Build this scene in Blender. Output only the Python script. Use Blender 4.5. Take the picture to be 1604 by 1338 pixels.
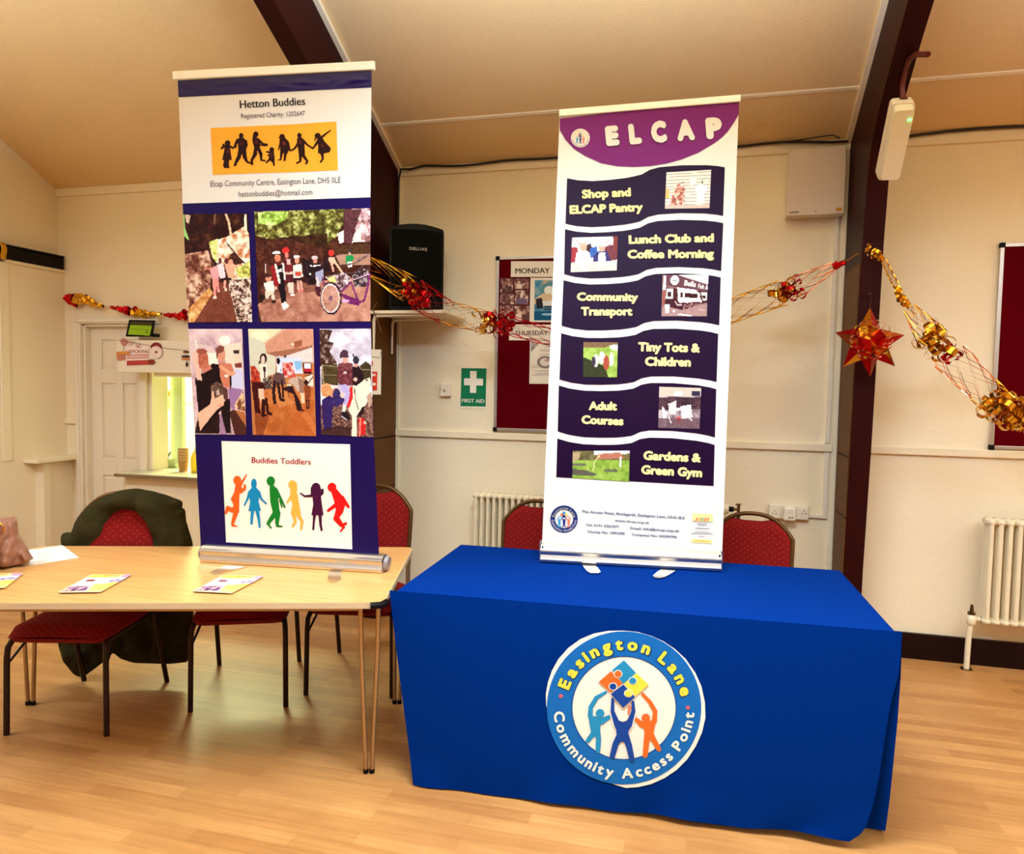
import bpy, math, random
import numpy as np
from mathutils import Vector, Matrix
from mathutils.geometry import tessellate_polygon

for o in list(bpy.data.objects): bpy.data.objects.remove(o)
SC = bpy.context.scene
COL = SC.collection
rnd = random.Random(7)
PI = math.pi

# ---------------------------------------------------------------- camera
W0, H0 = 1604, 1338
FPX, YAW, PITCH, ROLL, CH = 1135.5, -.2534, -.0557, .018, 1.5604
fwd = np.array([math.sin(YAW)*math.cos(PITCH), math.cos(YAW)*math.cos(PITCH), math.sin(PITCH)])
_r0 = np.array([math.cos(YAW), -math.sin(YAW), 0.]); _u0 = np.cross(_r0, fwd)
rgt = _r0*math.cos(ROLL)+_u0*math.sin(ROLL); upv = -_r0*math.sin(ROLL)+_u0*math.cos(ROLL)
CAM = np.array([0, 0, CH])
cd = bpy.data.cameras.new('camera'); cam = bpy.data.objects.new('camera', cd); COL.objects.link(cam)
cd.sensor_fit = 'HORIZONTAL'; cd.sensor_width = 36; cd.lens = FPX/W0*36; cd.clip_start = .05
mw = Matrix(((rgt[0], upv[0], -fwd[0], 0), (rgt[1], upv[1], -fwd[1], 0), (rgt[2], upv[2], -fwd[2], CH), (0, 0, 0, 1)))
cam.matrix_world = mw
SC.camera = cam

# ---------------------------------------------------------------- world, lights, exposure
YW = 4.683          # back wall
XL = -4.93          # left gable wall
SC.view_settings.view_transform = 'Standard'; SC.view_settings.look = 'None'
SC.view_settings.gamma = 1; SC.view_settings.use_curve_mapping = False
SC.view_settings.exposure = 0.0
wd = bpy.data.worlds.new('world'); SC.world = wd; wd.use_nodes = True
wd.node_tree.nodes['Background'].inputs[0].default_value = (.9, .75, .55, 1)
wd.node_tree.nodes['Background'].inputs[1].default_value = .3
def area(name, loc, sx, sy, power, color, rot=(0, 0, 0), spread=180):
    l = bpy.data.lights.new(name, 'AREA'); l.shape = 'RECTANGLE'; l.size = sx; l.size_y = sy
    l.energy = power; l.color = color; l.spread = math.radians(spread)
    o = bpy.data.objects.new(name, l); o.location = loc; o.rotation_euler = rot; COL.objects.link(o); return o
WARM = (.76, 1., 1.33)
LZ = 3.0
for nm, lx, ly, pw in (('hall_light_a', -4.1, 1.7, 44), ('hall_light_b', -.35, 1.7, 100), ('hall_light_c', 2.4, 1.8, 42), ('hall_light_d', 4.8, 1.8, 32),
                       ('hall_light_e', -2.4, -1.6, 14), ('hall_light_f', 1.6, -1.6, 14)):
    area(nm, (lx, ly, LZ), 1.6, .4, pw, WARM, spread=171)
    area(nm+'_up', (lx, ly, LZ+.1), 1.6, .4, pw*(1.15 if lx < -3 else 2.6), WARM, rot=(PI, 0, 0))  # added upward fill, brightens the ceiling and upper wall
area('kitchen_light', (-4.2, 5.75, 2.45), 1.0, .4, 125, (.88, 1., .56))

# ---------------------------------------------------------------- helpers
def ray(p): return fwd+(p[0]-W0/2)/FPX*rgt-(p[1]-H0/2)/FPX*upv
def onP(p, O, N): d = ray(p); return CAM+d*(((O-CAM)@N)/(d@N))
def onZ(p, z): return onP(p, np.array([0, 0, z]), np.array([0, 0, 1.]))
def onY(p, y=YW): return onP(p, np.array([0, y, 0]), np.array([0, 1., 0]))
def onX(p, x): return onP(p, np.array([x, 0, 0]), np.array([1., 0, 0]))
def V3(*a): return np.array(a, float)
def s2l(c):
    out = []
    for v in c[:3]:
        v = v/255.
        out.append(v/12.92 if v <= .04045 else ((v+.055)/1.055)**2.4)
    return tuple(out)

def mat(name, col, rough=.6, metal=0., noise=0., nscale=8., bump=0., bscale=60., emit=0., spec=.5, coat=0.):
    m = bpy.data.materials.new(name); m.use_nodes = True; nt = m.node_tree; b = nt.nodes['Principled BSDF']
    c = s2l(col)
    b.inputs['Base Color'].default_value = (*c, 1); b.inputs['Roughness'].default_value = rough
    b.inputs['Metallic'].default_value = metal; b.inputs['Specular IOR Level'].default_value = spec
    b.inputs['Coat Weight'].default_value = coat
    if noise:
        tc = nt.nodes.new('ShaderNodeTexCoord'); n = nt.nodes.new('ShaderNodeTexNoise'); n.inputs['Scale'].default_value = nscale
        n.inputs['Detail'].default_value = 5
        nt.links.new(tc.outputs['Object'], n.inputs['Vector'])
        mx = nt.nodes.new('ShaderNodeMix'); mx.data_type = 'RGBA'
        mx.inputs['A'].default_value = (*[v*(1-noise) for v in c], 1); mx.inputs['B'].default_value = (*[min(1, v*(1+noise)) for v in c], 1)
        nt.links.new(n.outputs['Fac'], mx.inputs['Factor']); nt.links.new(mx.outputs['Result'], b.inputs['Base Color'])
    if bump:
        tc = nt.nodes.new('ShaderNodeTexCoord'); n = nt.nodes.new('ShaderNodeTexNoise'); n.inputs['Scale'].default_value = bscale
        bp = nt.nodes.new('ShaderNodeBump'); bp.inputs['Strength'].default_value = bump; bp.inputs['Distance'].default_value = .01
        nt.links.new(tc.outputs['Object'], n.inputs['Vector']); nt.links.new(n.outputs['Fac'], bp.inputs['Height'])
        nt.links.new(bp.outputs['Normal'], b.inputs['Normal'])
    if emit:
        b.inputs['Emission Color'].default_value = (*c, 1); b.inputs['Emission Strength'].default_value = emit
    return m

def attr_mat(name, rough=.5, metal=0., bump=0., bscale=5., spec=.5):
    m = mat(name, (200, 200, 200), rough, metal, bump=bump, bscale=bscale, spec=spec); nt = m.node_tree
    a = nt.nodes.new('ShaderNodeAttribute'); a.attribute_name = 'Col'
    nt.links.new(a.outputs['Color'], nt.nodes['Principled BSDF'].inputs['Base Color'])
    return m

class MB:
    """collects shapes for ONE mesh object"""
    def __init__(s): s.v = []; s.f = []; s.c = []; s.sm = []; s.k = 0
    def add(s, vs, fs, col=(200, 200, 200), smooth=False):
        n = len(s.v); s.v += [tuple(map(float, p)) for p in vs]
        for f in fs: s.f.append(tuple(i+n for i in f)); s.c.append(col); s.sm.append(smooth)
        return s
    def box(s, a, b, col=(200, 200, 200)):
        (x0, y0, z0), (x1, y1, z1) = a, b
        vs = [(x, y, z) for z in (z0, z1) for y in (y0, y1) for x in (x0, x1)]
        return s.add(vs, [(0, 2, 3, 1), (4, 5, 7, 6), (0, 1, 5, 4), (2, 6, 7, 3), (0, 4, 6, 2), (1, 3, 7, 5)], col)
    def hexa(s, p, col=(200, 200, 200)):      # 8 points: bottom loop, top loop
        return s.add(p, [(3, 2, 1, 0), (4, 5, 6, 7), (0, 1, 5, 4), (1, 2, 6, 5), (2, 3, 7, 6), (3, 0, 4, 7)], col)
    def prism(s, pts, ext, col=(200, 200, 200), smooth=False):  # pts: list of 3D points (planar loop), ext: vector
        n = len(pts); pts = [np.array(p, float) for p in pts]; q = [p+np.array(ext) for p in pts]
        tri = tessellate_polygon([[Vector(p) for p in pts]])
        vs = pts+q; fs = [tuple(t) for t in tri]+[tuple(i+n for i in reversed(t)) for t in tri]
        s.add(vs, fs, col)
        return s.add(vs, [(i, (i+1) % n, (i+1) % n+n, i+n) for i in range(n)], col, smooth)
    def poly(s, pts, col=(200, 200, 200)):
        tri = tessellate_polygon([[Vector(p) for p in pts]])
        return s.add(pts, [tuple(t) for t in tri], col)
    def tube(s, path, r, n=8, col=(200, 200, 200), cap=True, closed=False):
        path = [np.array(p, float) for p in path]; m = len(path)
        rs = r if hasattr(r, '__len__') else [r]*m
        vs = []; prev = None
        for i, p in enumerate(path):
            if closed: t = path[(i+1) % m]-path[i-1]
            else: t = path[min(i+1, m-1)]-path[max(i-1, 0)]
            t = t/(np.linalg.norm(t)+1e-12)
            if prev is None:
                a = np.array([0, 0, 1.]) if abs(t[2]) < .9 else np.array([1., 0, 0])
            else: a = prev
            x = a-t*(a@t); x /= (np.linalg.norm(x)+1e-12); prev = x; y = np.cross(t, x)
            for k in range(n):
                an = 2*PI*k/n; vs.append(p+rs[i]*(x*math.cos(an)+y*math.sin(an)))
        fs = []
        for i in range(m if closed else m-1):
            j = (i+1) % m
            for k in range(n):
                k2 = (k+1) % n; fs.append((i*n+k, i*n+k2, j*n+k2, j*n+k))
        s.add(vs, fs, col, n > 4)
        if cap and not closed:
            s.add(vs[:n], [tuple(reversed(range(n)))], col); s.add(vs[-n:], [tuple(range(n))], col)
        return s
    def lathe(s, prof, c, n=20, col=(200, 200, 200), axis='z'):
        vs = []; m = len(prof)
        for r, h in prof:
            for k in range(n):
                a = 2*PI*k/n
                if axis == 'z': vs.append((c[0]+r*math.cos(a), c[1]+r*math.sin(a), c[2]+h))
                elif axis == 'y': vs.append((c[0]+r*math.cos(a), c[1]+h, c[2]+r*math.sin(a)))
                else: vs.append((c[0]+h, c[1]+r*math.cos(a), c[2]+r*math.sin(a)))
        fs = [(i*n+k, i*n+(k+1) % n, (i+1)*n+(k+1) % n, (i+1)*n+k) for i in range(m-1) for k in range(n)]
        return s.add(vs, fs, col, True)
    def grid(s, fn, nu, nv, col=(200, 200, 200), smooth=True):
        vs = [fn(i/nu, j/nv) for j in range(nv+1) for i in range(nu+1)]
        fs = [(j*(nu+1)+i, j*(nu+1)+i+1, (j+1)*(nu+1)+i+1, (j+1)*(nu+1)+i) for j in range(nv) for i in range(nu)]
        return s.add(vs, fs, col, smooth)
    def pieces(s, name, m, parent, marks):
        """one object for each stretch of faces between the marks"""
        marks = sorted(set(marks+[0, len(s.f)]))
        for a, b in zip(marks[:-1], marks[1:]):
            q = MB(); idx = sorted({i for f in s.f[a:b] for i in f}); mp = {i: k for k, i in enumerate(idx)}
            q.v = [s.v[i] for i in idx]; q.f = [tuple(mp[i] for i in f) for f in s.f[a:b]]; q.c = s.c[a:b]; q.sm = s.sm[a:b]; q.build(name, m, parent)
    def build(s, name, m, parent=None, bevel=0., solid=0., sub=0, struct=False):
        me = bpy.data.meshes.new(name); me.from_pydata(s.v, [], s.f)
        me.polygons.foreach_set('use_smooth', s.sm)
        at = me.color_attributes.new('Col', 'FLOAT_COLOR', 'CORNER')
        cache = {}; buf = []
        for f, c in zip(s.f, s.c):
            if c not in cache: cache[c] = (*s2l(c), 1.)
            buf += list(cache[c])*len(f)
        at.data.foreach_set('color', buf)
        me.materials.append(m); me.update()
        o = bpy.data.objects.new(name, me); COL.objects.link(o)
        if parent:
            o.parent = parent; o.matrix_parent_inverse = Matrix.Translation(-parent.location) if parent.rotation_euler[2] == 0 and parent.type == 'EMPTY' else Matrix()
        if solid:
            md = o.modifiers.new('thick', 'SOLIDIFY'); md.thickness = solid; md.offset = 0
        if bevel:
            md = o.modifiers.new('bev', 'BEVEL'); md.width = bevel; md.segments = 2; md.limit_method = 'ANGLE'; md.angle_limit = math.radians(40)
        if sub:
            md = o.modifiers.new('sub', 'SUBSURF'); md.levels = sub; md.render_levels = sub
        if struct: o['kind'] = 'structure'
        return o

def tag(o, label, cat, group=None, kind=None):
    o['label'] = label; o['category'] = cat
    if group: o['group'] = group
    if kind: o['kind'] = kind
    return o
def thing(name, label, cat, loc=(0, 0, 0), rz=0, group=None):
    """an Empty at the thing's base. rz == 0: children are given in world coordinates; otherwise in local ones"""
    o = bpy.data.objects.new(name, None); COL.objects.link(o); o.empty_display_size = .1
    o.location = tuple(float(v) for v in loc); o.rotation_euler = (0, 0, rz)
    return tag(o, label, cat, group)

# text: glyph outlines as flat geometry (unit: cap height = 1)
_tc = {}
def glyphs(txt, bold=0.):
    k = (txt, bold)
    if k in _tc: return _tc[k]
    cu = bpy.data.curves.new('t', 'FONT'); cu.body = txt; cu.size = 1; cu.offset = bold; cu.resolution_u = 3; cu.fill_mode = 'FRONT'
    ob = bpy.data.objects.new('t', cu)
    me = bpy.data.meshes.new_from_object(ob)
    vs = [(v.co.x, v.co.y) for v in me.vertices]; fs = [tuple(p.vertices) for p in me.polygons]
    bpy.data.objects.remove(ob); bpy.data.curves.remove(cu); bpy.data.meshes.remove(me)
    _tc[k] = (vs, fs); return _tc[k]
CAPH = .70
class Board:
    """a flat printed surface in the room; artwork is laid out in its plane"""
    def __init__(s, O, N, off=(0, 0), sc=1., step=.0008):
        s.O = np.array(O, float); s.N = np.array(N, float)/np.linalg.norm(N)
        if s.N@(CAM-s.O) < 0: s.N = -s.N
        s.off = off; s.sc = sc; s.step = step
    def view(s, off, sc): b = Board(s.O, s.N, off, sc, s.step); return b
    def p(s, x, y, lay=1.):
        return onP((s.off[0]+x/s.sc, s.off[1]+y/s.sc), s.O+s.N*lay*s.step, s.N)
    def poly(s, mb, pts, col, lay=1.):
        mb.k += 1; lay += (mb.k % 16)*.045
        mb.poly([s.p(x, y, lay) for x, y in pts], col)
    def ell(s, mb, cx, cy, rx, ry, col, lay=1., n=28, rot=0.):
        ca, sa = math.cos(rot), math.sin(rot)
        s.poly(mb, [(cx+rx*math.cos(2*PI*k/n)*ca-ry*math.sin(2*PI*k/n)*sa, cy+rx*math.cos(2*PI*k/n)*sa+ry*math.sin(2*PI*k/n)*ca) for k in range(n)], col, lay)
    def line(s, mb, pts, w, col, lay=1.):
        ws = w if hasattr(w, '__len__') else [w]*len(pts)
        L = []; R = []
        for i, (x, y) in enumerate(pts):
            a = pts[max(i-1, 0)]; b = pts[min(i+1, len(pts)-1)]; dx, dy = b[0]-a[0], b[1]-a[1]; n = math.hypot(dx, dy) or 1
            L.append((x-dy/n*ws[i]/2, y+dx/n*ws[i]/2)); R.append((x+dy/n*ws[i]/2, y-dx/n*ws[i]/2))
        for i in range(len(pts)-1):
            mb.k += 1; l2 = lay+(mb.k % 16)*.045
            mb.add([s.p(*q, l2) for q in (L[i], L[i+1], R[i+1], R[i])], [(0, 1, 2, 3)], col)
        for (x, y), wi in zip(pts, ws): s.ell(mb, x, y, wi/2, wi/2, col, lay, 10)
    def ring(s, mb, cx, cy, r0, r1, col, lay=1., n=64, ry=1.):
        vs = []; 
        for k in range(n):
            a = 2*PI*k/n
            vs += [s.p(cx+r0*math.cos(a), cy+r0*ry*math.sin(a), lay), s.p(cx+r1*math.cos(a), cy+r1*ry*math.sin(a), lay)]
        mb.add(vs, [(2*k, 2*k+1, (2*k+3) % (2*n), (2*k+2) % (2*n)) for k in range(n)], col)
    def text(s, mb, txt, pL, pR, h, col, lay=1., bold=0.):
        vs, fs = glyphs(txt, 0)
        if not vs: return
        x0 = min(v[0] for v in vs)-bold; x1 = max(v[0] for v in vs)+bold
        dx, dy = pR[0]-pL[0], pR[1]-pL[1]; n = math.hypot(dx, dy); ux, uy = dx/n, dy/n
        nk = 0 if bold < .004 else (2 if bold < .03 else 8)
        for k in range(nk+1):
            ox, oy = (0, 0) if k == 0 else (bold*math.cos(2*PI*k/nk), bold*math.sin(2*PI*k/nk))
            out = []; l2 = lay+k*.05
            for x, y in vs:
                t = (x+ox-x0)/(x1-x0); q = (y+oy)/CAPH*h
                out.append(s.p(pL[0]+dx*t+uy*q, pL[1]+dy*t-ux*q, l2))
            mb.add(out, fs, col)
    def arctext(s, mb, txt, c, r, a0, a1, h, col, lay=1., bold=0., inward=False, wsc=1.):
        """letters spread along an arc from angle a0 to a1 (degrees, image sense, 0 = right, 90 = down)"""
        adv = []
        for ch in txt:
            if ch == ' ': adv.append((.3, 0)); continue
            vs, _ = glyphs(ch, bold); xs = [v[0] for v in vs]; adv.append((max(xs)-min(xs)+.07, min(xs)))
        tot = sum(a[0] for a in adv); pos = 0
        for ch, (w, xm) in zip(txt, adv):
            mid = (pos+w/2)/tot; pos += w
            if ch == ' ': continue
            vs, fs = glyphs(ch, 0)
            ang = math.radians(a0+(a1-a0)*mid)
            er = np.array([math.cos(ang), math.sin(ang)]); et = np.array([-math.sin(ang), math.cos(ang)])
            if inward: er_up, et_x = -er, -et
            else: er_up, et_x = er, et
            nk = 8 if bold > .03 else 0
            for k in range(nk+1):
                ox, oy = (0, 0) if k == 0 else (bold*math.cos(2*PI*k/nk), bold*math.sin(2*PI*k/nk))
                out = []
                for x, y in vs:
                    xx = (x+ox-xm-(w-.07)/2)*h/CAPH*wsc; yy = (y+oy-CAPH/2)*h/CAPH
                    q = np.array(c)+er*r+et_x*xx+er_up*yy
                    out.append(s.p(q[0], q[1], lay+k*.05))
                mb.add(out, fs, col)

# small painter: coloured cells of a printed photograph
class Canvas:
    def __init__(s, x0, y0, x1, y1, nx, col):
        s.b = (x0, y0, x1, y1); s.nx = nx; s.ny = max(2, int(round(nx*(y1-y0)/(x1-x0))))
        s.a = np.zeros((s.ny, s.nx, 3))+np.array(col, float)
        X = x0+(np.arange(s.nx)+.5)/s.nx*(x1-x0); Y = y0+(np.arange(s.ny)+.5)/s.ny*(y1-y0)
        s.X, s.Y = np.meshgrid(X, Y); s.r = np.random.RandomState(3)
    def mask_poly(s, pts):
        m = np.zeros(s.X.shape, bool); n = len(pts)
        for i in range(n):
            x1, y1 = pts[i]; x2, y2 = pts[(i+1) % n]
            if y1 == y2: continue
            c = ((y1 > s.Y) != (y2 > s.Y)) & (s.X < (x2-x1)*(s.Y-y1)/(y2-y1)+x1); m ^= c
        return m
    def fill(s, m, col, a=1.): s.a[m] = s.a[m]*(1-a)+np.array(col)*a; return s
    def poly(s, pts, col, a=1.): return s.fill(s.mask_poly(pts), col, a)
    def ell(s, cx, cy, rx, ry, col, a=1.): return s.fill(((s.X-cx)/rx)**2+((s.Y-cy)/ry)**2 < 1, col, a)
    def line(s, pts, w, col, a=1.):
        m = np.zeros(s.X.shape, bool)
        for (x1, y1), (x2, y2) in zip(pts[:-1], pts[1:]):
            dx, dy = x2-x1, y2-y1; L = dx*dx+dy*dy or 1; t = np.clip(((s.X-x1)*dx+(s.Y-y1)*dy)/L, 0, 1)
            m |= (s.X-x1-t*dx)**2+(s.Y-y1-t*dy)**2 < (w/2)**2
        return s.fill(m, col, a)
    def vn(s, scale, seed):
        r = np.random.RandomState(seed); x0, y0, x1, y1 = s.b
        gx = int((x1-x0)/scale)+3; gy = int((y1-y0)/scale)+3; g = r.rand(gy, gx)
        fx = (s.X-x0)/scale; fy = (s.Y-y0)/scale; ix = fx.astype(int); iy = fy.astype(int); tx = fx-ix; ty = fy-iy
        tx = tx*tx*(3-2*tx); ty = ty*ty*(3-2*ty)
        return (g[iy, ix]*(1-tx)*(1-ty)+g[iy, ix+1]*tx*(1-ty)+g[iy+1, ix]*(1-tx)*ty+g[iy+1, ix+1]*tx*ty)
    def noise(s, cols, scale, pts=None, seed=1, a=1., sharp=1.):
        cols = sorted(cols, key=lambda c: sum(c)); n = .45*s.vn(scale, seed)+.33*s.vn(scale*.45, seed+5)+.22*s.vn(scale*.2, seed+9); n = np.clip((n-.5)*1.8*sharp+.5, 0, .999)*(len(cols)-1)
        C = np.array(cols, float); i = n.astype(int); t = (n-i)[..., None]; v = C[i]*(1-t)+C[np.minimum(i+1, len(cols)-1)]*t
        m = s.mask_poly(pts) if pts else np.ones(s.X.shape, bool)
        s.a[m] = s.a[m]*(1-a)+v[m]*a; return s
    def grain(s, amp): s.a += (s.r.rand(s.ny, s.nx, 1)-.5)*2*amp; return s
    def put(s, name, q, m, parent, N, lay=2., step=.0008):
        """q: four 3D corners TL TR BR BL"""
        TL, TR, BR, BL = [np.array(p)+np.array(N)*0 for p in q]
        nx, ny = s.nx, s.ny
        u = np.linspace(0, 1, nx+1)[None, :, None]; v = np.linspace(0, 1, ny+1)[:, None, None]
        P = (TL*(1-u)*(1-v)+TR*u*(1-v)+BR*u*v+BL*(1-u)*v).reshape(-1, 3)
        idx = np.arange((nx+1)*(ny+1)).reshape(ny+1, nx+1)
        F = np.stack([idx[:-1, :-1], idx[1:, :-1], idx[1:, 1:], idx[:-1, 1:]], -1).reshape(-1, 4)
        me = bpy.data.meshes.new(name); me.from_pydata(P.tolist(), [], F.tolist())
        a = np.clip(s.a, 0, 255)/255.; lin = np.where(a <= .04045, a/12.92, ((a+.055)/1.055)**2.4).reshape(-1, 3)
        c = np.concatenate([lin, np.ones((len(lin), 1))], 1); c = np.repeat(c, 4, 0).ravel()
        at = me.color_attributes.new('Col', 'FLOAT_COLOR', 'CORNER'); at.data.foreach_set('color', c)
        me.materials.append(m); me.update()
        o = bpy.data.objects.new(name, me); COL.objects.link(o)
        if parent:
            o.parent = parent; o.matrix_parent_inverse = Matrix.Translation(-parent.location)
        return o

# ---------------------------------------------------------------- materials
def wall_material():
    m = mat('cream_paint', (246, 228, 192), .7, bump=.15, bscale=35, noise=.04, nscale=1.2); return m
M = {}
M['wall'] = wall_material()
M['trim'] = mat('cream_gloss', (246, 228, 192), .4, noise=.03, nscale=4)
M['white'] = mat('white_gloss', (240, 226, 200), .35, noise=.02, nscale=4)
M['ceil'] = mat('ceiling_board', (232, 198, 142), .85, noise=.05, nscale=2.5, bump=.3, bscale=140)
M['beam'] = mat('maroon_gloss_paint', (44, 4, 2), .5, spec=.12, noise=.25, nscale=6)
M['beamside'] = mat('brown_timber', (96, 58, 18), .55, spec=.15, noise=.25, nscale=10)
M['skirt'] = mat('dark_skirting', (28, 6, 4), .45, spec=.15, noise=.2, nscale=8)
M['black'] = mat('black_plastic', (12, 6, 6), .5, spec=.15, noise=.1)
M['print'] = attr_mat('printed_vinyl', .5, bump=.05, bscale=6, spec=.12)
M['paper'] = attr_mat('printed_paper', .6, spec=.2)
M['photo'] = attr_mat('photo_print', .5, spec=.12)
M['plain'] = attr_mat('painted_colour', .5)
M['alu'] = mat('brushed_aluminium', (222, 214, 200), .38, 1., noise=.05, nscale=40)
M['chrome'] = mat('chrome', (225, 215, 200), .14, 1.)
M['grey'] = mat('grey_plastic', (140, 130, 128), .4, noise=.05)
M['steel'] = mat('tan_steel_tube', (176, 146, 104), .3, .75, noise=.06)
M['gold'] = mat('gold_foil', (228, 172, 52), .2, 1., noise=.15, nscale=30)
M['red'] = mat('red_foil', (200, 14, 22), .22, .9, noise=.2, nscale=30)
M['pink'] = mat('copper_pink_foil', (232, 150, 120), .22, 1., noise=.15, nscale=30)
M['brass'] = mat('aged_brass', (120, 88, 50), .35, 1., noise=.2, nscale=40)
M['frame'] = mat('chair_frame_gold', (96, 62, 22), .38, .6, noise=.12, nscale=20)
M['leg'] = mat('chair_leg_brown', (46, 26, 16), .4, .5, noise=.12, nscale=20)
M['felt'] = mat('maroon_felt', (88, 2, 10), .95, spec=.02, noise=.1, nscale=60)
M['coat'] = mat('olive_fleece', (52, 46, 20), .95, noise=.3, nscale=14, bump=.6, bscale=160, spec=.1)
M['bag'] = mat('dusty_pink_leather', (150, 100, 76), .5, noise=.25, nscale=9, bump=.5, bscale=50)
M['speaker'] = mat('speaker_shell', (14, 14, 6), .55, spec=.2, bump=.3, bscale=300)
M['kit'] = mat('pale_kitchen_wall', (236, 244, 226), .6, noise=.02)
M['counter'] = mat('worktop_laminate', (205, 195, 170), .25, noise=.05)
M['counteredge'] = mat('worktop_edge', (128, 104, 66), .5, noise=.1)
M['cable'] = mat('dark_cable', (28, 16, 10), .5)
M['pipe'] = mat('copper_red_pipe', (92, 22, 12), .4, .2)
M['diff'] = mat('frosted_diffuser', (236, 226, 196), .25, noise=.02)
M['led'] = mat('green_led', (60, 255, 120), .3, emit=14)
M['rail'] = mat('rail_white', (250, 246, 236), .5)
M['yellow'] = mat('yellow_plastic', (250, 215, 30), .35, noise=.05)
M['radiator'] = mat('cream_radiator_enamel', (240, 222, 184), .35, noise=.03, nscale=12)

def cloth_mat():
    m = mat('royal_blue_cloth', (0, 42, 118), .9, spec=.02, bump=.25, bscale=500); return m
M['cloth'] = cloth_mat()

def beech_mat():
    m = mat('beech_laminate', (222, 166, 98), .32); nt = m.node_tree; b = nt.nodes['Principled BSDF']
    tc = nt.nodes.new('ShaderNodeTexCoord'); mp = nt.nodes.new('ShaderNodeMapping'); mp.inputs['Rotation'].default_value = (0, 0, -.31)
    mp.inputs['Scale'].default_value = (2.5, 40, 20); n = nt.nodes.new('ShaderNodeTexNoise'); n.inputs['Scale'].default_value = 1.4; n.inputs['Detail'].default_value = 6
    r = nt.nodes.new('ShaderNodeValToRGB'); r.color_ramp.elements[0].position = .3; r.color_ramp.elements[1].position = .75
    r.color_ramp.elements[0].color = (*s2l((212, 150, 82)), 1); r.color_ramp.elements[1].color = (*s2l((228, 176, 110)), 1)
    nt.links.new(tc.outputs['Object'], mp.inputs[0]); nt.links.new(mp.outputs[0], n.inputs['Vector']); nt.links.new(n.outputs['Fac'], r.inputs[0]); nt.links.new(r.outputs[0], b.inputs['Base Color'])
    return m
M['beech'] = beech_mat()
M['edge'] = mat('table_edge_strip', (206, 180, 140), .5, noise=.05)

def floor_mat():
    m = mat('worn_maple_strip_floor', (214, 160, 92), .42); nt = m.node_tree; b = nt.nodes['Principled BSDF']; L = nt.links.new
    tc = nt.nodes.new('ShaderNodeTexCoord')
    br = nt.nodes.new('ShaderNodeTexBrick'); br.offset = .37; br.inputs['Scale'].default_value = 1.
    br.inputs['Brick Width'].default_value = .55; br.inputs['Row Height'].default_value = .07; br.inputs['Mortar Size'].default_value = .0007
    br.inputs['Color1'].default_value = (*s2l((200, 146, 86)), 1); br.inputs['Color2'].default_value = (*s2l((176, 120, 64)), 1)
    br.inputs['Mortar'].default_value = (*s2l((176, 120, 64)), 1); br.inputs['Bias'].default_value = -.1
    L(tc.outputs['Object'], br.inputs['Vector'])
    mp = nt.nodes.new('ShaderNodeMapping'); mp.inputs['Scale'].default_value = (1.6, 30, 1); n = nt.nodes.new('ShaderNodeTexNoise'); n.inputs['Scale'].default_value = 1.5; n.inputs['Detail'].default_value = 7
    L(tc.outputs['Object'], mp.inputs[0]); L(mp.outputs[0], n.inputs['Vector'])
    r = nt.nodes.new('ShaderNodeValToRGB'); r.color_ramp.elements[0].position = .25; r.color_ramp.elements[0].color = (.74, .66, .56, 1); r.color_ramp.elements[1].position = .7; r.color_ramp.elements[1].color = (1.06, 1.06, 1.04, 1)
    L(n.outputs['Fac'], r.inputs[0])
    mx = nt.nodes.new('ShaderNodeMix'); mx.data_type = 'RGBA'; mx.blend_type = 'MULTIPLY'; mx.inputs['Factor'].default_value = .8
    L(br.outputs['Color'], mx.inputs['A']); L(r.outputs[0], mx.inputs['B'])
    n2 = nt.nodes.new('ShaderNodeTexNoise'); n2.inputs['Scale'].default_value = 2.2; n2.inputs['Detail'].default_value = 4; L(tc.outputs['Object'], n2.inputs['Vector'])
    r2 = nt.nodes.new('ShaderNodeValToRGB'); r2.color_ramp.elements[0].position = .35; r2.color_ramp.elements[0].color = (.84, .78, .70, 1); r2.color_ramp.elements[1].position = .62; r2.color_ramp.elements[1].color = (1.05, 1.05, 1.05, 1); L(n2.outputs['Fac'], r2.inputs[0])
    m2 = nt.nodes.new('ShaderNodeMix'); m2.data_type = 'RGBA'; m2.blend_type = 'MULTIPLY'; m2.inputs['Factor'].default_value = .7
    L(mx.outputs['Result'], m2.inputs['A']); L(r2.outputs[0], m2.inputs['B']); L(m2.outputs['Result'], b.inputs['Base Color'])
    bp = nt.nodes.new('ShaderNodeBump'); bp.inputs['Strength'].default_value = .15; bp.inputs['Distance'].default_value = .004; L(n.outputs['Fac'], bp.inputs['Height']); L(bp.outputs[0], b.inputs['Normal'])
    return m
M['floor'] = floor_mat()

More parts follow.
